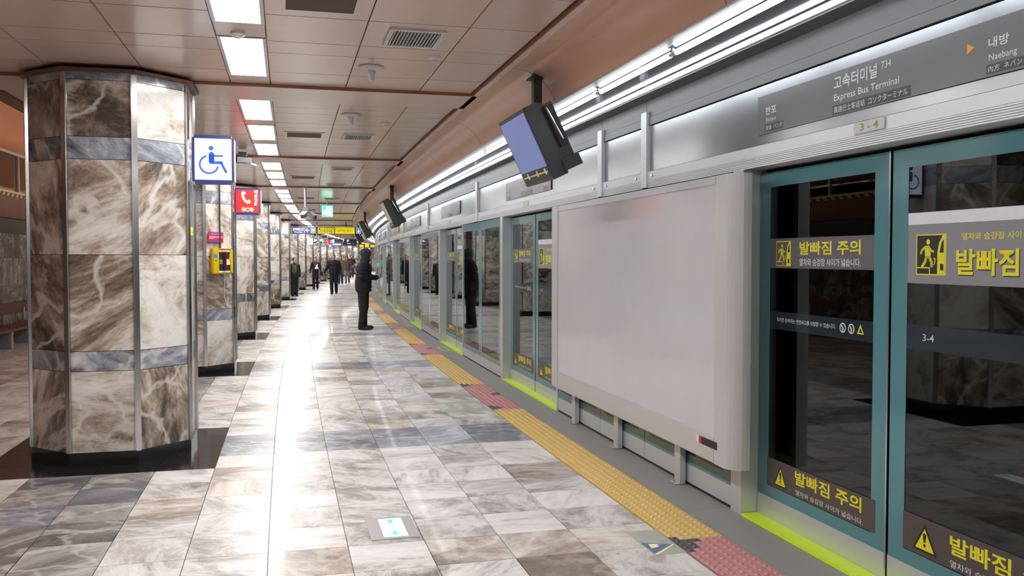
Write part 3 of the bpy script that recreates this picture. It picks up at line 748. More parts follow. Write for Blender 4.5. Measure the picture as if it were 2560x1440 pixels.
bs.add(vs, [[i, (i + 1) % 8, (i + 1) % 8 + 8, i + 8] for i in range(8)] + [list(range(8))[::-1], list(range(8, 16))]); base_me = bs.mesh('base', M['black'])
cl = MB(); vs = [tuple(octv(r, i) + Vector((0, 0, z))) for r, z in ((RA + .01, 2.824), (RA + .05, 2.828), (RA + .05, 2.844), (RA - .05, 2.844)) for i in range(8)]
cl.add(vs, [[j * 8 + i, j * 8 + (i + 1) % 8, j * 8 + 8 + (i + 1) % 8, j * 8 + 8 + i] for j in range(3) for i in range(8)] + [list(range(8))[::-1]]); collar_me = cl.mesh('collar', M['brownwall'])
tm = MB(); tm.box(-.021, .021, -.012, .012, .098, 2.815); trim_me = tm.mesh('corner_trim', M['steel'], bevel=.005)
colset = MB()
COLTAG = {0: 'octagonal marble column nearest the camera carrying the wheelchair sign', 1: 'octagonal marble column carrying the yellow emergency telephone and SOS sign'}
# tone of the slabs seen on the nearest columns (0 white .. 1 dark), by face and tier
TONE = {0: {6: [.42, .5, .60, .50, .5, .64, .5], 7: [.60, .45, .30, .55, .4, .27, .4], 5: [.52, .62, .60, .56, .62, .60, .5], 0: [.3, .4, .3, .3, .4, .3, .4]},
        1: {6: [.40, .5, .52, .44, .4, .55, .4], 7: [.40, .42, .56, .33, .36, .33, .3]}}
for k in range(18):
    s_ = 7.43 + BAY * k
    t = thing('marble_column', COLTAG.get(k, f'{ORD[k]} octagonal grey and brown marble column along the platform from the camera'), 'column', P(s_, NC, 0), along(s_), 'octagonal marble columns in a row'); t['kind'] = 'thing'
    link('core', core_me, t); link('base', base_me, t); link('collar', collar_me, t)
    for i in range(8):
        v = octv(RA + .002, i)
        o = link('corner_trim', trim_me, t, v, math.atan2(v.y, v.x) + PI / 2)
    if k < 6:
        for fi in range(8):
            a = fi * PI / 4                                   # 6 faces the camera end, 7 front right, 0 the walkway, 5 front left
            for j, (z0, z1, d) in enumerate(TIERS):
                o = link('marble_slab', sl_me[j], t, (math.cos(a) * RA, math.sin(a) * RA, z0), a + PI / 2)
                tone = TONE.get(k, {}).get(fi, [0] * 7)[j] or (random.uniform(.28, .6) if not d else random.uniform(.38, .55))
                if fi == 0 and k > 0: tone = random.uniform(.3, .45)
                o.color = (tone, 0, 0, 1)
    else:
        for d, key in ((0, 'slab_far'), (1, 'band_far')):
            b = MB()
            for fi in range(8):
                a = fi * PI / 4; ca, sa_ = math.cos(a), math.sin(a)
                for z0, z1, dd in TIERS:
                    if dd != d: continue
                    hw = face_w / 2 - .003; r0 = RA
                    b.add([(ca * r0 + sa_ * hw, sa_ * r0 - ca * hw, z0), (ca * r0 - sa_ * hw, sa_ * r0 + ca * hw, z0), (ca * r0 - sa_ * hw, sa_ * r0 + ca * hw, z1), (ca * r0 + sa_ * hw, sa_ * r0 - ca * hw, z1)], [[0, 1, 2, 3]])
            b.build('marble_facing', M[key], t)['kind'] = 'stuff'

# ================================================================== CEILING FITTINGS
def ceiling_box(name, label, cat, s0, s1, n0, n1, group): return thing(name, label, cat, P((s0 + s1) / 2, (n0 + n1) / 2, 0), along((s0 + s1) / 2), group)
for i, (a, c) in enumerate(LIGHTS):
    nv = i - 6
    lab = f'{ORD[nv]} recessed white light box from the camera in the ceiling row' if nv >= 0 else f'recessed light box {ORD[-nv - 1]} behind the camera in the ceiling row'
    t = ceiling_box('ceiling_light', lab, 'ceiling light', a, c, 2.667, 2.963, 'recessed light boxes in the ceiling row')
    h = (c - a) / 2; x = .148
    b = MB(); b.box(-x, -x + .022, -h, h, ZB - .004, ZB + .02); b.box(x - .022, x, -h, h, ZB - .004, ZB + .02); b.box(-x + .022, x - .022, -h, -h + .022, ZB - .004, ZB + .02); b.box(-x + .022, x - .022, h - .022, h, ZB - .004, ZB + .02)
    b.build('frame', M['frame_grey'], t)
    MB().box(-x + .022, x - .022, -h + .022, h - .022, ZB + .004, ZB + .012).build('diffuser', M['lamp'], t)
def return_vent(s0, s1, lab):
    t = ceiling_box('return_vent', lab, 'vent', s0, s1, 2.15, 2.58, 'brown meshed ceiling vents')
    h = (s1 - s0) / 2; x = .215
    b = MB(); b.box(-x, -x + .03, -h, h, ZB - .006, ZB); b.box(x - .03, x, -h, h, ZB - .006, ZB); b.box(-x + .03, x - .03, -h, -h + .03, ZB - .006, ZB); b.box(-x + .03, x - .03, h - .03, h, ZB - .006, ZB); b.build('frame', M['beam'], t)
    MB().box(-x + .03, x - .03, -h + .03, h - .03, ZB - .003, ZB).build('filter_mesh', M['vent_dark'], t)
def grille(s0, s1, lab):
    t = ceiling_box('air_grille', lab, 'vent', s0, s1, 1.60, 1.945, 'slatted ceiling air grilles')
    h = (s1 - s0) / 2; x = .172; z0 = ZB - .014
    b = MB(); b.box(-x, -x + .028, -h, h, z0, ZB); b.box(x - .028, x, -h, h, z0, ZB); b.box(-x + .028, x - .028, -h, -h + .035, z0, ZB); b.box(-x + .028, x - .028, h - .035, h, z0, ZB); b.build('frame', M['white_grey'], t)
    MB().box(-x + .028, x - .028, -h + .035, h - .035, ZB - .002, ZB).build('backing', M['dark'], t)
    for i in range(14):
        xx = -x + .028 + (i + .5) * (2 * x - .056) / 14; MB().box(xx - .003, xx + .003, -h + .035, h - .035, z0 + .002, ZB - .002).build('slat', M['white_grey'], t)
for i, (a, c) in enumerate([(4.70, 5.12), (9.99, 10.44), (15.33, 15.85), (20.7, 21.2), (25.9, 26.4)]): return_vent(a, c, f'{ORD[i]} brown meshed return air vent beside the ceiling lights')
for i, (a, c) in enumerate([(5.34, 5.78), (10.02, 10.42), (13.72, 14.1), (16.78, 17.26), (20.9, 21.3)]): grille(a, c, f'{ORD[i]} white framed slatted air grille in the ceiling from the camera')
for i, s_ in enumerate((6.47, 8.65)):
    t = thing('ceiling_antenna', f'{("nearer", "farther")[i]} white disc ceiling fitting with hanging stem', 'antenna', P(s_, 1.95, 0), along(s_), 'white disc ceiling fittings')
    MB().lathe([(.088, ZB), (.092, ZB - .008), (.070, ZB - .018), (.030, ZB - .032)], 24).build('disc', M['white_grey'], t, smooth=True)
    MB().lathe([(.030, ZB - .032), (.024, ZB - .06), (.020, ZB - .098), (.014, ZB - .103)], 16).build('stem', M['white_grey'], t, smooth=True)
for i, (s_, n_) in enumerate(((6.05, 1.56), (9.12, 1.57), (5.83, 2.83))):
    t = thing('smoke_detector', ('white smoke detector beside nearest air grille', 'small white smoke detector in the second ceiling bay', 'white smoke detector between the nearest ceiling light boxes')[i], 'detector', P(s_ if i < 2 else 5.70, n_, 0), along(s_), 'ceiling smoke detectors')
    MB().lathe([(.042, ZB), (.044, ZB - .014), (.034, ZB - .024)], 20).build('base', M['white'], t, smooth=False)
    MB().lathe([(.022, ZB - .024), (.020, ZB - .034), (.010, ZB - .037)], 14).build('sensor', M['white_grey'], t)

# ---- hanging monitors
def monitor(s_, lab, lit):
    t = thing('hanging_monitor', lab, 'monitor', P(s_ + .36, 1.0, 0), facing(s_), 'tilted platform information monitors')
    Wd, H, T = .715, .525, .10; ti = math.radians(25.5)
    def q(x, y, z):            # tilt about the top front edge
        return (x, y * math.cos(ti) - z * math.sin(ti), 2.51 + y * math.sin(ti) + z * math.cos(ti))
    def tb(x0, x1, y0, y1, z0, z1):
        m_ = MB(); m_.fn = lambda x, y, z: Vector(q(x, y, z)); k = m_
        vs = [(x, y, z) for x in (x0, x1) for y in (y0, y1) for z in (z0, z1)]
        m_.add(vs, [[0, 1, 3, 2], [4, 6, 7, 5], [0, 4, 5, 1], [2, 3, 7, 6], [0, 2, 6, 4], [1, 5, 7, 3]]); return m_
    tb(0, Wd, 0, .115, -H, 0).build('casing', M['plastic_black'], t, bevel=.004)
    tb(.02, Wd - .02, .115, .215, -H + .03, -.03).build('rear_box', M['plastic_black'], t, bevel=.004)
    tb(.028, Wd - .028, -.003, 0, -H + .105, -.028).build('screen', M['screen'] if lit else M['white_grey'], t)
    tb(.028, Wd - .028, -.003, 0, -H + .03, -H + .100).build('route_strip', M['screen_dark'], t)
    b = tb(.05, Wd - .05, -.0045, -.003, -H + .062, -H + .074)
    b.build('route_line', M['lemon'], t)
    for x in (.16, .40, .60): tb(x, x + .035, -.0055, -.0045, -H + .05, -H + .095).build('route_icon', M['white_grey'], t)
    b = tb(Wd - .004, Wd + .012, .14, .20, -.34, -.05); b.build('side_slot', M['dark'], t)
    m_ = MB(); m_.tube(q(Wd + .014, .15, -.06), q(Wd + .014, .17, -.30), .008, k=8); m_.build('gas_strut', M['steel'], t)
    tb(Wd - .01, Wd + .02, .10, .23, -H + .02, -H + .10).build('hinge', M['plastic_black'], t)
    y = .20; zt = 2.80
    m_ = MB(); m_.box(.325, .395, y - .03, y + .03, 2.47, 2.86); m_.build('pole', M['plastic_black'], t)
    m_ = MB(); m_.box(.30, .42, y - .06, y + .06, 2.78, 2.79); m_.build('mount_collar', M['plastic_black'], t)
    m_ = MB(); m_.box(.22, .50, .11, .26, 2.40, 2.50); m_.tube((.18, .2, 2.47), (.54, .2, 2.47), .035, k=10); m_.build('hinge_block', M['plastic_black'], t)
    return t
monitor(6.17, 'large tilted information monitor with blue lit screen hanging nearest the camera', True)
monitor(16.2, 'second black tilted monitor hanging over the screen doors, screen edge on', False)
monitor(25.75, 'third black tilted monitor hanging beside the yellow exit board', False)
monitor(34.9, 'fourth black tilted monitor, distant and dark, behind the exit board', False)

# ================================================================== SIGNS AND FITTINGS ON THE COLUMNS
def box_sign(s_, n0, z0, z1, wd, lab, face, paint, group):   # flag mounted on the walkway face of a column; n0 = column face
    t = thing('box_sign', lab, 'sign', P(s_, n0, z0), along(s_), group); h = z1 - z0; fr = .02; dp = .11
    b = MB(); b.box(.0, fr, -dp / 2, dp / 2, -.0, h - .012); b.box(wd - fr, wd, -dp / 2, dp / 2, .0, h - .012); b.box(fr, wd - fr, -dp / 2, dp / 2, h - fr, h + .006); b.box(fr, wd - fr, -dp / 2, dp / 2, -.02, fr * .5)
    b.build('frame', M['navy'], t)
    MB().box(fr, wd - fr, -dp / 2 + .004, dp / 2 - .004, .008, h - fr).build('lit_face', face, t)
    MB().box(wd, wd + .006, -dp / 2 + .01, dp / 2 - .01, .0, h - .03).build('side_cover', M['lit_white'], t)
    g = MB(); g.box(-.016, 0, -.03, .03, .02, .07); g.box(-.016, 0, -.03, .03, h - .10, h - .05); g.build('bracket', M['steel'], t)
    b = MB(); mats = paint(b, wd, h, -dp / 2 + .0032); b.build('print', mats, t)
    return t
def p_wheel(b, wd, h, y): wheelchair(b, wd / 2 - .002, h / 2 - .01, h * .62, y); return [M['ink_blue']]
def p_sos(b, wd, h, y):
    handset(b, wd * .44, h * .64, h * .55, y, 0); put_text(b, 'SOS', wd * .27, wd * .73, h * .07, h * .23, y, 0, .05)
    for i, c in enumerate('비상전화'): put_text(b, c, wd * .75, wd * .88, h * (.79 - i * .165), h * (.79 - i * .165) + h * .14, y, 1, .04)
    return [M['cream'], M['dirwhite']]
NF = NC - RA
box_sign(7.44, NF - .017, 2.107, 2.462, .318, 'white box sign with blue wheelchair symbol on the nearest column', M['lit_white'], p_wheel, 'illuminated box signs on columns')
box_sign(12.55, NF - .017, 2.105, 2.44, .34, 'red SOS telephone box sign on the second column', M['lit_red'], p_sos, 'illuminated box signs on columns')
def p_none(b, wd, h, y): b.rect(wd * .2, wd * .8, h * .3, h * .34, y); return [M['paper2']]
for k, z in ((2, 2.36), (3, 2.40)):
    s_ = 7.43 + BAY * k
    t = thing('lit_wall_sign', f'small plain white lit sign on the {ORD[k]} column', 'sign', P(s_, NF - .02, z), along(s_), 'plain white lit column signs')
    MB().box(.0, .13, -.05, .05, 0, .17).build('housing', M['lit_white'], t); MB().box(-.02, 0, -.03, .03, .05, .12).build('bracket', M['steel'], t)
    MB().box(0, .13, -.05, .05, -.02, -.003).build('base_cap', M['white_grey'], t)
# vertical name strips on the walkway faces of the columns
for k in (1, 2, 3, 4, 6):
    s_ = 7.43 + BAY * k
    t = thing('name_strip', f'narrow white and blue vertical name strip on the walkway face of the {ORD[k]} column', 'sign', P(s_ - .05, NF - .005, 1.62), facing(s_) + PI, 'vertical name strips on columns')
    MB().box(-.06, .06, -.006, 0, 0, .34).build('plate', M['paper'], t)
    b = MB()
    for z0, z1, m in ((.0, .05, 1), (.07, .10, 1), (.115, .15, 2), (.20, .33, 1)): b.rect(-.045, .045, z0, z1, -.0068, m - 1)
    b.build('print', [M['ink_blue'], M['red']], t)
t = thing('yellow_sticker', 'small yellow sticker on the walkway face of the nearest column', 'sticker', P(7.42, NF - .005, 1.68), facing(7.43) + PI)
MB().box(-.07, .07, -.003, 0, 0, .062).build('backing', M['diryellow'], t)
b = MB(); b.rect(-.06, .06, .02, .024, -.0036); b.rect(-.06, .04, .034, .037, -.0036); b.build('print', [M['ink_black']], t)
# second column, front right face: notice plate and yellow emergency telephone
c1 = P(7.43 + BAY, NC, 0); a1 = along(7.43 + BAY); fa = a1 + 7 * PI / 4 + PI / 2
fn_ = Vector((math.cos(a1 + 7 * PI / 4), math.sin(a1 + 7 * PI / 4), 0)); ft_ = Vector((math.cos(fa), math.sin(fa), 0))
def on_face(u, out, z): return c1 + fn_ * (RA + .02 + out) + ft_ * u + Vector((0, 0, z))
t = thing('emergency_telephone', 'yellow emergency telephone box on the second marble column', 'telephone', on_face(.0, 0, 1.29), fa)
X0, X1, H = -.165, .16, .335
b = MB(); b.box(X0, X1, -.06, 0, 0, H); b.build('case', M['phone_y'], t, bevel=.012)
b = MB(); b.box(X0 + .10, X1 - .03, -.0615, -.059, .018, H - .01); b.build('recess_panel', M['phone_k'], t)
b = MB(); b.prism([(X1 - .05, .03), (X1 - .012, .01), (X1 - .012, H - .015), (X1 - .05, H - .02), (X1 - .068, H * .62), (X1 - .045, H * .42)], -.075, -.055); b.build('side_guard', M['phone_y'], t)
b = MB(); b.box(X0 + .1, X1 - .05, -.064, -.0615, H - .045, H - .022, 0); b.build('emergency_label', M['cream'], t)
b = MB(); put_text(b, 'EMERGENCY', X0 + .115, X1 - .06, H - .041, H - .027, -.0645, 0, .02); b.build('lettering', M['red'], t)
b = MB(); b.box(X0 + .165, X0 + .195, -.10, -.0615, .07, .27); b.box(X0 + .16, X0 + .20, -.11, -.07, .06, .10); b.box(X0 + .16, X0 + .20, -.11, -.07, .24, .28); b.build('handset', M['maroon'], t, bevel=.008)
MB().box(X0 + .205, X0 + .285, -.0635, -.0615, .12, .195).build('instruction_card', M['paper2'], t)
MB().box(X0 + .095, X1 - .05, -.0635, -.0615, .02, .042).build('lower_label', M['paper2'], t)
b = MB()
for z in (.135, .15, .165, .18): b.rect(X0 + .108, X0 + .155, z, z + .006, -.0625)
b.build('print', M['paper2'], t)
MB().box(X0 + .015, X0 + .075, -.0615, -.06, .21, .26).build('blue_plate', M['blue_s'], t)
b = MB(); b.tube((X0 + .045, -.06, .175), (X0 + .045, -.066, .175), .008, k=10); b.build('lock', M['steel'], t)
MB().box(-.012, .006, -.012, 0, H, 1.54).build('conduit', M['plastic_black'], t)
b = MB(); pts = [(X0 + .18, -.08, .06), (X0 + .19, -.05, -.10), (X0 + .215, -.02, -.30), (X0 + .25, -.03, -.42), (X0 + .26, -.04, -.30)]
for p, q in zip(pts, pts[1:]): b.tube(p, q, .004, k=6)
b.build('cord', M['white_grey'], t)
t = thing('notice_plate', 'small red and blue notice plate above the yellow telephone', 'sign', on_face(-.06, 0, 1.70), fa)
MB().box(-.135, .115, -.006, 0, 0, .135).build('plate', M['red'], t, bevel=.002)
b = MB(); b.rect(-.09, .075, .098, .122, -.0066, 0); b.rect(-.09, .075, .014, .032, -.0066, 0)
for i in range(5): b.disc(-.07 + i * .032, .110, .007, -.0072, 1, 8)
for z, x in ((.076, .10), (.062, .10), (.048, -.03)): b.rect(-.115, x, z, z + .005, -.0066, 1)
b.build('print', [M['ink_blue'], M['ink_white']], t)

# ================================================================== HANGING SIGNS, CAMERAS
t = thing('exit_sign', 'lit green emergency exit box sign hanging from the ceiling', 'sign', P(21.8, 1.868, 2.49), along(21.8))
MB().box(-.13, .13, -.05, .05, 0, .265).build('lit_case', M['green_lit'], t)
b = MB(); b.rect(-.02, .10, .02, .235, -.0508); b.rect(-.11, -.02, .05, .14, -.0508); b.build('pictogram', M['green_white'], t)
b = MB(); b.tube((0, 0, .265), (0, 0, .40), .012, k=8); b.build('hanger', M['steel'], t)
def cctv(s_, n_, zb, lab, body):
    t = thing('security_camera', lab, 'camera', P(s_, n_, 0), along(s_), 'ceiling pole security cameras')
    MB().tube((0, 0, zb), (0, 0, 2.86), .022, k=10).build('pole', M['alu_dark'], t)
    MB().lathe([(.05, 2.846), (.045, 2.83), (.03, 2.82)], 16).build('ceiling_flange', M['cam_grey'], t)
    MB().box(-.05, .05, -.045, .045, zb - .10, zb + .01).build('mount_box', M['cam_grey'], t)
    for x, y, r in ((-.03, -.14, -.3), (.13, .10, .6)):
        b = MB(); b.box(-.04, .04, -.09, .09, -.048, .036); b.tube((0, -.09, -.005), (0, -.105, -.005), .03, k=12)
        o = b.build('camera_housing', M[body], t, (x, y, zb - .14), r); o.rotation_euler[0] = .35
        MB().box(-.048, .048, -.115, .085, .038, .045).build('sun_shield', M['white_grey'], o)
        MB().tube((0, -.105, -.005), (0, -.112, -.005), .02, k=12).build('lens', M['dark'], o)
    MB().tube((.02, 0, zb - .06), (.13, .08, zb - .12), .012, k=8).build('arm', M['alu_dark'], t)
M['cam_grey'] = mat('grey camera paint', (.20, .20, .20), .4)
cctv(17.3, 2.335, 2.45, 'grey pole mounted pair of security cameras before the green exit sign', 'cam_grey')
cctv(35.3, 2.40, 2.28, 'distant pole mounted security cameras hanging below the exit board', 'alu_dark')
t = thing('security_camera', 'small black security camera with white arm by the second column top', 'camera', P(11.9, 3.12, 0), along(11.9))
MB().box(-.05, .05, -.04, .04, 2.80, ZB - .02).build('bracket', M['plastic_black'], t)
o = MB().box(-.10, .10, -.05, .06, -.035, .03).build('camera_housing', M['plastic_black'], t, (0, 0, 2.755), .5)
MB().tube((-.10, 0, 0), (-.115, 0, 0), .026, k=10).build('lens', M['dark'], o)
MB().tube((.05, 0, 2.73), (.16, .10, 2.70), .012, k=8).build('arm', M['white'], t)
# big direction board
t = thing('direction_board', 'long hanging direction board, slate blue transfer half and yellow exit half', 'sign', P(34.0, 3.42, 2.40), along(34))
MB().box(0, 2.80, -.05, .05, 0, .255).build('casing', M['sign_dark'], t)
MB().box(.02, 1.06, -.054, -.05, .01, .245).build('transfer_panel', M['dirblue'], t)
b = MB(); y = -.0548
put_text(b, '갈아타는 곳', .20, .59, .115, .215, y, 0, .03); put_text(b, 'Transfer', .25, .56, .045, .085, y, 0, .02)
b.rect(.15, .158, .03, .22, y); b.rect(.63, .638, .03, .22, y)
b.stroke([(.69, .13), (.81, .13)], .018, y); b.stroke([(.74, .19), (.68, .13), (.74, .07)], .018, y)
b.rect(.05, .11, .03, .09, y); b.rect(.04, .08, .12, .22, y)
b.build('transfer_lettering', M['dirwhite'], t)
b = MB(); b.rect(.86, 1.03, .025, .23, y, 0); b.rect(.87, 1.02, .035, .22, y - .001, 1)
for x in (.915, .975): b.disc(x, .185, .018, y - .002, 0, 10); b.poly([(x - .022, .165), (x - .022, .11), (x - .012, .10), (x - .012, .055), (x + .012, .055), (x + .012, .10), (x + .022, .11), (x + .022, .165)][::-1], y - .002, 0)
b.build('restroom_icon', [M['dirwhite'], M['blue_s']], t)
for i in range(5):
    for j in range(2):
        b = MB(); x = 1.115 + i * .125; z = .135 if j == 0 else .018
        b.box(x, x + .108, -.054, -.05, z, z + .10, 0); put_text(b, str(i + 1 + 5 * j), x + .03 - (.012 if i + 5 * j == 9 else 0), x + .078 + (.012 if i + 5 * j == 9 else 0), z + .02, z + .08, -.0548, 1, .02); b.build('number_tile', [M['diryellow'], M['ink_black']], t)
MB().box(1.75, 2.475, -.054, -.05, .008, .247).build('exit_panel', M['diryellow'], t)
b = MB(); put_text(b, '나가는 곳', 1.84, 2.27, .075, .185, y, 0, .01); put_text(b, 'Way Out', 2.29, 2.37, .08, .17, y); b.build('exit_lettering', M['ink_black'], t)
b = MB(); b.rect(2.53, 2.70, .02, .235, y, 0); b.rect(2.545, 2.685, .035, .22, y - .001, 1); b.rect(2.58, 2.65, .06, .14, y - .002, 0); b.disc(2.615, .17, .02, y - .002, 0, 10); b.build('lift_icon', [M['dirwhite'], M['blue_s']], t)
for x in (.55, 2.15): MB().tube((x, 0, .255), (x, 0, .46), .016, k=8).build('hanger', M['plastic_black'], t)
# small distant signs, placed on and between the far columns
def flag(s_, n0, z0, wd, h, lab, face, paint=None, pole=True):
    t = thing('hanging_sign', lab, 'sign', P(s_, n0, z0), along(s_))
    MB().box(0, wd, -.05, .05, 0, h).build('casing', M['sign_dark'], t)
    MB().box(.015, wd - .015, -.056, -.05, .015, h - .015).build('lit_face', face, t)
    if paint: b = MB(); ms = paint(b, wd, h, -.0575); b.build('print', ms, t)
    if pole: MB().tube((wd / 2, 0, h), (wd / 2, 0, 2.86 - z0), .014, k=8).build('hanger', M['alu'], t)
    return t
def p_lift(b, wd, h, y): b.rect(wd * .25, wd * .75, h * .2, h * .6, y); b.disc(wd * .4, h * .72, wd * .07, y, 0, 10); b.disc(wd * .6, h * .72, wd * .07, y, 0, 10); return [M['dirwhite']]
def p_sos2(b, wd, h, y): handset(b, wd * .45, h * .6, h * .5, y); b.rect(wd * .25, wd * .75, h * .08, h * .2, y); return [M['cream']]
flag(43.2, 3.225, 2.12, .30, .31, 'small distant white sign with blue wheelchair symbol left of the blue lift sign', M['lit_white'], p_wheel, False)
flag(48.6, 2.98, 2.29, .30, .26, 'small blue lift sign hanging far down the platform', M['blue_s'], p_lift)
flag(49.4, 2.70, 2.22, .28, .29, 'small red telephone sign hanging beside the distant blue lift sign', M['lit_red'], p_sos2)
flag(78, 3.02, 2.06, .30, .32, 'tiny farthest white wheelchair sign near the platform bend', M['lit_white'], p_wheel)
t = thing('led_board', 'black train arrival board with blue lit text far down the platform', 'display', P(56, 2.44, 2.26), along(56))
MB().box(0, 1.22, -.06, .06, 0, .40).build('casing', M['plastic_black'], t)
b = MB(); y = -.0606
put_text(b, '7', .05, .11, .24, .36, y, 0, .03)
for x, w_ in ((.30, .14), (.60, .14)): b.rect(x, x + w_, .30, .36, y); b.rect(x + .03, x + .10, .22, .27, y)
for i in range(6): b.rect(.62 + i * .04, .645 + i * .04, .11, .15, y)
b.rect(.98, 1.0, .1, .16, y); b.build('led_text', M['led'], t)
for x in (.2, 1.0): MB().tube((x, 0, .40), (x, 0, .60), .02, k=8).build('hanger', M['plastic_black'], t)
t = thing('arrival_screen', 'blue and white lit train screen left of the black arrival board', 'display', P(54, 2.79, 2.19), along(54))
MB().box(0, .82, -.05, .05, 0, .40).build('casing', M['plastic_black'], t)
b = MB(); y = -.0506; b.rect(0, .16, .0, .38, y, 0); b.rect(.16, .82, .03, .19, y, 0); b.rect(.2, .8, .19, .22, y, 1); b.rect(.17, .32, .22, .40, y, 2); b.rect(.03, .13, .3, .35, y, 2); b.rect(.03, .13, .2, .25, y, 2); b.disc(.08, .05, .05, y - .001, 2); b.rect(.25, .7, .08, .15, y - .001, 2); b.build('display', [M['blue_s'], M['lit_red'], M['dirwhite']], t)
MB().tube((.5, 0, .40), (.5, 0, .67), .02, k=8).build('hanger', M['plastic_black'], t)
t = thing('exit_board', 'distant yellow exit board partly behind the hanging monitors', 'sign', P(62, 1.42, 2.20), along(62))
MB().box(0, 1.15, -.05, .05, 0, .24).build('casing', M['sign_dark'], t)
for i in range(3): MB().box(.08 + i * .37, .36 + i * .37, -.055, -.05, .03, .21).build('yellow_panel', M['diryellow'], t)
for x in (.2, .95): MB().tube((x, 0, .24), (x, 0, .66), .02, k=8).build('hanger', M['plastic_black'], t)
t = thing('speaker', 'white wedge shaped fitting on an arm beside the distant wheelchair sign', 'speaker', P(41.5, 3.36, 2.28), along(41.5))
MB().prism([(-.07, .0), (.07, .02), (.10, .36), (.0, .36)], -.06, .06).build('case', M['white'], t); b = MB(); b.disc(.03, .10, .03, -.0606); b.build('red_mark', M['lit_red'], t)
MB().tube((.06, 0, .34), (.06, 0, .58), .014, k=8).build('arm', M['white'], t)

# ================================================================== PEOPLE
def capsule(bm, a, b, ra, rb, sub=2):
    a, b = Vector(a), Vector(b)
    bmesh.ops.create_icosphere(bm, subdivisions=sub, radius=ra, matrix=Matrix.Translation(a))
    bmesh.ops.create_icosphere(bm, subdivisions=sub, radius=rb, matrix=Matrix.Translation(b))
    d = b - a
    if d.length > 1e-4:
        q = Vector((0, 0, 1)).rotation_difference(d.normalized()).to_matrix().to_4x4()
        bmesh.ops.create_cone(bm, cap_ends=True, segments=14, radius1=ra, radius2=rb, depth=d.length, matrix=Matrix.Translation((a + b) / 2) @ q)
def ellip(bm, c, r, rot=(0, 0, 0), sub=3):
    from mathutils import Euler
    m_ = Matrix.Translation(c) @ Euler(rot).to_matrix().to_4x4() @ Matrix.Diagonal((*r, 1))
    bmesh.ops.create_icosphere(bm, subdivisions=sub, radius=1, matrix=m_)
def blob(name, fill, material, parent, voxel, smooth=3):
    bm = bmesh.new(); fill(bm); me = bpy.data.meshes.new(name); bm.to_mesh(me); bm.free()
    o = bpy.data.objects.new(name, me); C.objects.link(o)
    r = o.modifiers.new('r', 'REMESH'); r.mode = 'VOXEL'; r.voxel_size = voxel; r.use_smooth_shade = True
    if smooth: s_ = o.modifiers.new('s', 'SMOOTH'); s_.iterations = smooth; s_.factor = .5
    dg = bpy.context.evaluated_depsgraph_get(); m2 = bpy.data.meshes.new_from_object(o.evaluated_get(dg))
    bpy.data.objects.remove(o); bpy.data.meshes.remove(me); m2.materials.clear(); m2.materials.append(material)
    return link(name, m2, parent)
def fabric(name, c, sc_=60, b=.4): return mat(name, c, .85, 0, .22, sc_, bump=b)
M['skin'] = mat('skin', (.55, .34, .25), .5, noise=.06, scale=12)
M['hair'] = mat('black hair', (.015, .012, .011), .5, noise=.4, scale=90)
M['eye'] = mat('dark eye', (.02, .015, .012), .2)
M['lip'] = mat('lips', (.42, .18, .15), .5)
M['sole'] = mat('dark shoes', (.012, .012, .013), .4)
def hand(bm, wpos, d, pn, side, curl=.5):
    """palm from the wrist along d, palm faces pn, four unequal fingers in two bent segments, thumb from the palm's side"""
    wpos, d, pn = Vector(wpos), Vector(d).normalized(), Vector(pn).normalized(); u = d.cross(pn).normalized() * side
    capsule(bm, wpos, wpos + d * .03, .024, .024)
    for k in (-1.2, -.4, .4, 1.2): capsule(bm, wpos + d * .02 + u * (.012 * k), wpos + d * .085 + u * (.017 * k), .014, .012, 1)
    for k, ln in ((-1.5, .062), (-.5, .078), (.5, .083), (1.5, .074)):
        a = wpos + d * .085 + u * (.0185 * k); m_ = (d * math.cos(curl) + pn * math.sin(curl)); b_ = a + m_ * ln * .52; e = (d * math.cos(curl * 2.1) + pn * math.sin(curl * 2.1)); capsule(bm, a, b_, .0092, .0085, 1); capsule(bm, b_, b_ + e * ln * .48, .0085, .0072, 1)
    a = wpos + d * .03 + u * .028; b_ = a + (d * .6 + u * .7 + pn * .35).normalized() * .042; capsule(bm, a, b_, .012, .0105, 1); capsule(bm, b_, b_ + (d * .8 + pn * .5).normalized() * .032, .0105, .008, 1)
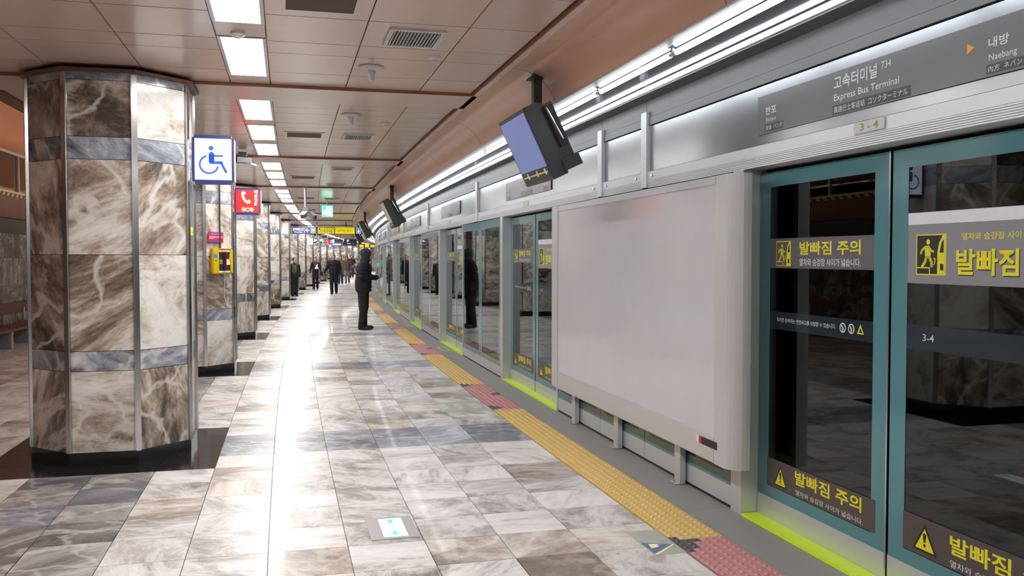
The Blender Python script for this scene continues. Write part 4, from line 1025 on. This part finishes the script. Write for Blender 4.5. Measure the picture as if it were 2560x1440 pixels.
def person(label, s_, n_, rot, H, p):
    """figure in local coordinates, 1.70 tall, facing -y; x negative is its right hand side"""
    t = thing('person', label, 'person', P(s_, n_, 0), rot); t.scale = (H / 1.7,) * 3
    vox = p.get('vox', .014); hp = p.get('head', 0.0); lean = p.get('lean', 0.0); bulk = p.get('bulk', 1.0)
    hc_ = Vector((0, -.03 - lean - hp * .06, 1.575 - hp * .01)); legs = p['legs']; arms = p['arms']
    def head(bm):
        ellip(bm, hc_ + Vector((0, .012, .025)), (.076, .094, .092)); ellip(bm, hc_ + Vector((0, -.028, -.045)), (.056, .062, .072))
        ellip(bm, hc_ + Vector((0, -.055, -.095)), (.028, .03, .022))
        capsule(bm, hc_ + Vector((0, -.092, .012)), hc_ + Vector((0, -.112, -.022)), .008, .013, 1)
        for x in (-1, 1):
            ellip(bm, hc_ + Vector((.077 * x, .012, -.005)), (.010, .020, .031), sub=2); ellip(bm, hc_ + Vector((.034 * x, -.076, .022)), (.024, .012, .008), sub=2)
        ellip(bm, hc_ + Vector((0, -.088, -.058)), (.022, .010, .008), sub=2)
    def body(bm):
        head(bm); capsule(bm, (0, .0 - lean, 1.36), hc_ + Vector((0, .02, -.05)), .058, .052)
        ellip(bm, (0, -lean * .8, 1.22), (.15, .095, .2)); ellip(bm, (0, 0, .95), (.145, .095, .14))
        for (sh, el, wr, hd, pn, cu), sg in zip(arms, (-1, 1)):
            capsule(bm, sh, el, .05, .04); capsule(bm, el, wr, .038, .026); capsule(bm, (0, 0, 1.36), sh, .05, .05); hand(bm, wr, hd, pn, sg, cu)
        for hi, kn, an, to in legs: capsule(bm, hi, kn, .075, .052); capsule(bm, kn, Vector(an) + Vector((0, 0, .02)), .05, .036)
    blob('body', body, M['skin'], t, vox * .62 if vox < .012 else vox * .72, 2)
    def trousers(bm):
        ellip(bm, (0, 0, .93), (.158, .115, .13))
        for hi, kn, an, to in legs: capsule(bm, hi, kn, .100 * bulk, .078 * bulk); capsule(bm, kn, Vector(an) + Vector((0, 0, -.01)), .076 * bulk, .068); 
    blob('trousers', trousers, p['trouser'], t, vox)
    for hi, kn, an, to in legs:
        an = Vector(an); to = Vector(to)
        def shoe(bm, an=an, to=to): capsule(bm, an + Vector((0, .01, -.045)), an + to * .15 + Vector((0, 0, -.048)), .045, .040); ellip(bm, an + to * .06 + Vector((0, .0, -.055)), (.052, .06, .034)); capsule(bm, an + Vector((0, .03, -.05)), an + to * .17 + Vector((0, 0, -.055)), .04, .034); capsule(bm, an + Vector((0, .02, .0)), an + Vector((0, .0, -.03)), .045, .042)
        blob('shoe', shoe, M['sole'], t, vox * .8)
    zb = p.get('hem', .80)
    def coat(bm):
        k = bulk
        ellip(bm, (0, .0 - lean, 1.28), (.20 * k, .135 * k, .17)); ellip(bm, (0, -.005 - lean * .5, 1.10), (.185 * k, .14 * k, .20)); capsule(bm, (-.05 * k, 0, 1.05), (-.055 * k, 0, zb + .13), .135 * k, .14 * k); capsule(bm, (.05 * k, 0, 1.05), (.055 * k, 0, zb + .13), .135 * k, .14 * k)
        if p.get('quilt'):
            for i in range(6): z = zb + .07 + i * .085; ellip(bm, (0, -.003 - lean * .4, z), (.206 * k, .148 * k, .036), sub=2)
        for (sh, el, wr, hd, pn, cu), sg in zip(arms, (-1, 1)):
            sh, el, wr = Vector(sh), Vector(el), Vector(wr); capsule(bm, sh, el, .078 * k, .064 * k); capsule(bm, el, wr - (wr - el).normalized() * .015, .062 * k, .046 * k); capsule(bm, (0, -lean, 1.36), sh, .085, .08 * k)
            if p.get('quilt'):
                for i in range(4): q = sh.lerp(el, .1 + i * .28); ellip(bm, q, (.085 * k, .085 * k, .03), sub=2)
        capsule(bm, (0, .015 - lean, 1.36), (0, .01 - lean, 1.44), .105, .078)
        if p.get('hoodup'):
            pass
        else: ellip(bm, (0, .085 - lean, 1.41), (.10, .06, .055))
    blob('coat' if zb < .7 else 'jacket', coat, p['coat'], t, vox)
    if p.get('hoodup'):
        def hood(bm): ellip(bm, hc_ + Vector((0, .045, .03)), (.112, .118, .122)); ellip(bm, hc_ + Vector((0, .05, -.08)), (.105, .10, .11)); ellip(bm, hc_ + Vector((0, .09, .07)), (.07, .07, .075))
        blob('hood', hood, p['hood'], t, vox)
    else:
        def hair(bm):
            ellip(bm, hc_ + Vector((0, .026, .042)), (.085, .098, .086))
            if p.get('long'): ellip(bm, hc_ + Vector((0, .06, -.06)), (.082, .055, .12))
        blob('hair', hair, M['hair'], t, vox * .8)
    b = MB()
    for x in (-1, 1): b.disc(.034 * x, 0, .011, 0, 0, 10, .006)
    e = b.build('eyes', M['eye'], t, hc_ + Vector((0, -.0925, .008)))
    return t
Lf = [((-.085, 0, .90), (-.09, -.01, .48), (-.09, .02, .09), (0, -1, 0)), ((.085, 0, .90), (.09, -.01, .48), (.09, .02, .09), (0, -1, 0))]
def stride(k): return [((-.085, 0, .90), (-.085, -.10 * k - .02, .49), (-.08, -.05 * k, .09), (-.1, -1, 0)), ((.085, 0, .90), (.085, .0, .49), (.08, .16 * k, .11), (.1, -1, -.15))]
AD = [((-.19, 0, 1.37), (-.25, .02, 1.10), (-.24, -.06, .86), (0, -.1, -1), (1, 0, 0), .35), ((.19, 0, 1.37), (.25, .02, 1.10), (.24, -.06, .86), (0, -.1, -1), (-1, 0, 0), .35)]
K = (.012, .012, .016)
M['puffer'] = fabric('black quilted jacket', (.010, .011, .016), 25)
M['hood_g'] = fabric('charcoal hood', (.035, .04, .046), 50)
M['cloth_k'] = fabric('black cloth', K); M['cloth_n'] = fabric('navy black cloth', (.012, .013, .022)); M['cloth_t'] = fabric('black trousers', (.009, .009, .013))
M['khaki'] = fabric('khaki fur trimmed cloth', (.20, .17, .11), 45); M['greige'] = fabric('grey beige trousers', (.25, .23, .20)); M['denim'] = fabric('dark denim', (.03, .045, .09)); M['plum'] = fabric('dusty purple bag', (.22, .14, .19)); M['olive'] = fabric('olive pack', (.10, .085, .04)); M['scarf'] = fabric('rust scarf', (.24, .07, .05)); M['pinkbag'] = fabric('brown coat', (.14, .09, .07))
# nearest standing man, in profile, looking down at a phone
arm_phone = [((-.20, -.02, 1.36), (-.24, .03, 1.11), (-.13, -.28, 1.10), (.25, -1, .05), (.5, 0, .9), .8), ((.20, -.02, 1.36), (.25, .03, 1.11), (.12, -.25, 1.10), (-.3, -1, .05), (-.5, 0, .9), .8)]
near_s = 18.76
person('person in black quilted jacket and charcoal hood looking down at a phone', near_s, 1.18, PI / 2 - near_s / R, 1.69,
       dict(vox=.0105, legs=[((-.085, 0, .90), (-.09, -.015, .48), (-.09, .05, .09), (-.1, -1, 0)), ((.085, 0, .90), (.09, .0, .48), (.10, -.02, .09), (.1, -1, 0))], arms=arm_phone, coat=M['puffer'], trouser=M['cloth_t'], hood=M['hood_g'], hoodup=True, quilt=True, hem=.76, bulk=1.24, head=.9, lean=.02))
fr_ = Matrix.Rotation(PI / 2 - near_s / R, 4, 'Z'); kk = 1.69 / 1.7
t = thing('phone', 'black smartphone held in the nearest standing person\'s hands', 'phone', P(near_s, 1.18, 0) + fr_ @ (Vector((-.02, -.475, 1.165)) * kk), PI / 2 - near_s / R)
t.rotation_euler = (-.75, 0, PI / 2 - near_s / R)
MB().box(-.075, .075, -.005, .005, -.045, .085).build('case', M['plastic_black'], t, bevel=.002); MB().box(-.066, .066, .005, .006, -.038, .078).build('screen', M['screen'], t)
# second waiting person just behind, reading a white leaflet
s2 = 35.6; n2_ = .56
person('dark haired person in black waiting by the doors behind the hooded person', s2, n2_, PI / 2 - s2 / R, 1.66, dict(legs=Lf, arms=arm_phone, coat=M['pinkbag'], trouser=M['cloth_t'], hem=.78, head=.4))
fr_ = Matrix.Rotation(PI / 2 - s2 / R, 4, 'Z')
t = thing('leaflet', 'white leaflet with green print held beside the hooded person', 'leaflet', P(s2, n2_, 0) + fr_ @ Vector((-.10, -.45, 1.12)), 0.1 - s2 / R)
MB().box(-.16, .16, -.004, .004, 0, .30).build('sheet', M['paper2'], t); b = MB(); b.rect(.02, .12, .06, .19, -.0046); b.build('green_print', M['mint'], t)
# walkers coming towards the camera
def toward(s_): return -s_ / R - .10
arm_walk = [((-.20, 0, 1.37), (-.30, .02, 1.12), (-.40, -.06, .93), (-.3, -.3, -1), (1, 0, 0), .5), ((.20, 0, 1.37), (.27, .05, 1.10), (.27, .02, .86), (0, 0, -1), (-1, 0, 0), .4)]
person('person in black zipped jacket and trousers walking towards the camera', 37.65, 1.80, toward(37.6), 1.64, dict(legs=stride(1), arms=arm_walk, coat=M['cloth_k'], trouser=M['cloth_t'], bulk=1.12, hem=.84))
arm_bag = [((-.17, 0, 1.36), (-.24, .03, 1.12), (-.27, -.04, .88), (0, -.1, -1), (1, 0, 0), .4), ((.17, 0, 1.36), (.24, .02, 1.12), (.10, -.20, 1.16), (-.6, -.6, .3), (0, -.3, 1), .7)]
t = person('person in knee length black coat with rust scarf carrying bags', 43.1, 2.82, toward(43), 1.54, dict(legs=stride(.8), arms=arm_bag, coat=M['cloth_k'], trouser=M['cloth_t'], hem=.52, bulk=.92, long=True))
def scarf(bm): ellip(bm, (0, -.03, 1.44), (.085, .08, .045)); capsule(bm, (.0, -.10, 1.42), (.01, -.13, 1.28), .035, .03)
blob('scarf', scarf, M['scarf'], t, .014)
def sack(bm): ellip(bm, (0, 0, 0), (.10, .06, .06)); ellip(bm, (.01, 0, .06), (.05, .04, .05)); capsule(bm, (.0, 0, .08), (.03, 0, .15), .03, .045)
t = thing('paper_bag', 'crumpled white bag clutched by the person with the rust scarf', 'bag', P(43.1, 2.82, 0) + Vector((.04, -.24, 1.02)), 0.0); blob('sack', sack, M['paper2'], t, .012)
MB().tube((0, 0, .12), (.04, 0, .17), .012, k=8).build('twisted_neck', M['paper2'], t)
t = thing('handbag', 'black handbag hanging on the arm of the rust scarf person', 'bag', P(43.1, 2.82, 0) + Vector((.33, -.02, .76)), 0.0)
def purse(bm): ellip(bm, (0, 0, 0), (.15, .07, .09)); ellip(bm, (0, 0, -.03), (.14, .07, .07))
blob('bag_body', purse, M['cloth_k'], t, .014); b = MB(); pts = [(-.10, 0, .06), (-.08, 0, .22), (-.03, 0, .30), (.04, 0, .22), (.09, 0, .06)]
for p_, q_ in zip(pts, pts[1:]): b.tube(p_, q_, .009, k=6)
b.build('strap', M['cloth_k'], t)
t = person('person in khaki fur collared coat walking behind the man in black', 51.3, 1.97, toward(51), 1.62, dict(legs=stride(.7), arms=AD, coat=M['khaki'], trouser=M['denim'], hem=.60, long=True))
def collar(bm):
    for i in range(10): a = i * PI / 5; ellip(bm, (.11 * math.cos(a), .09 * math.sin(a), 1.43), (.045, .045, .045), sub=2)
blob('fur_collar', collar, M['khaki'], t, .016)
person('person in brown coat and grey beige trousers carrying a purple bag', 53.6, 1.70, toward(53), 1.58, dict(legs=stride(.9), arms=AD, coat=M['pinkbag'], trouser=M['greige'], hem=.74, long=True))
t = thing('shoulder_bag', 'dusty purple shoulder bag at the side of the brown coated person', 'bag', P(53.6, 1.70, 0) + Vector((.36, -.06, .96)), 0.0)
def sbag(bm): ellip(bm, (0, 0, 0), (.17, .08, .12)); ellip(bm, (0, 0, .04), (.14, .07, .10))
blob('bag_body', sbag, M['plum'], t, .015); b = MB(); b.tube((-.08, 0, .08), (-.10, 0, .33), .012, k=6); b.tube((.06, 0, .08), (-.06, .02, .33), .012, k=6); b.build('strap', M['plum'], t)
arm_x = [((-.18, 0, 1.37), (-.26, .0, 1.13), (-.07, -.19, 1.12), (1, -.2, 0), (0, 0, 1), .5), ((.18, 0, 1.37), (.26, 0, 1.13), (.08, -.17, 1.14), (-1, -.2, 0), (0, 0, 1), .5)]
person('farthest person in black jacket and jeans with hands held together', 68.5, 2.34, toward(68), 1.70, dict(legs=stride(.6), arms=arm_x, coat=M['cloth_k'], trouser=M['denim'], hem=.80))
t = person('person in dark clothes with olive shoulder pack standing beside the sixth column', 35.6, 3.27, along(35.5) + .5, 1.50, dict(legs=Lf, arms=AD, coat=M['cloth_n'], trouser=M['cloth_t'], hem=.80))
def pack(bm): ellip(bm, (-.06, -.13, 1.18), (.13, .075, .22)); capsule(bm, (-.12, -.10, 1.36), (-.10, -.02, 1.44), .03, .03)
blob('shoulder_pack', pack, M['olive'], t, .014)
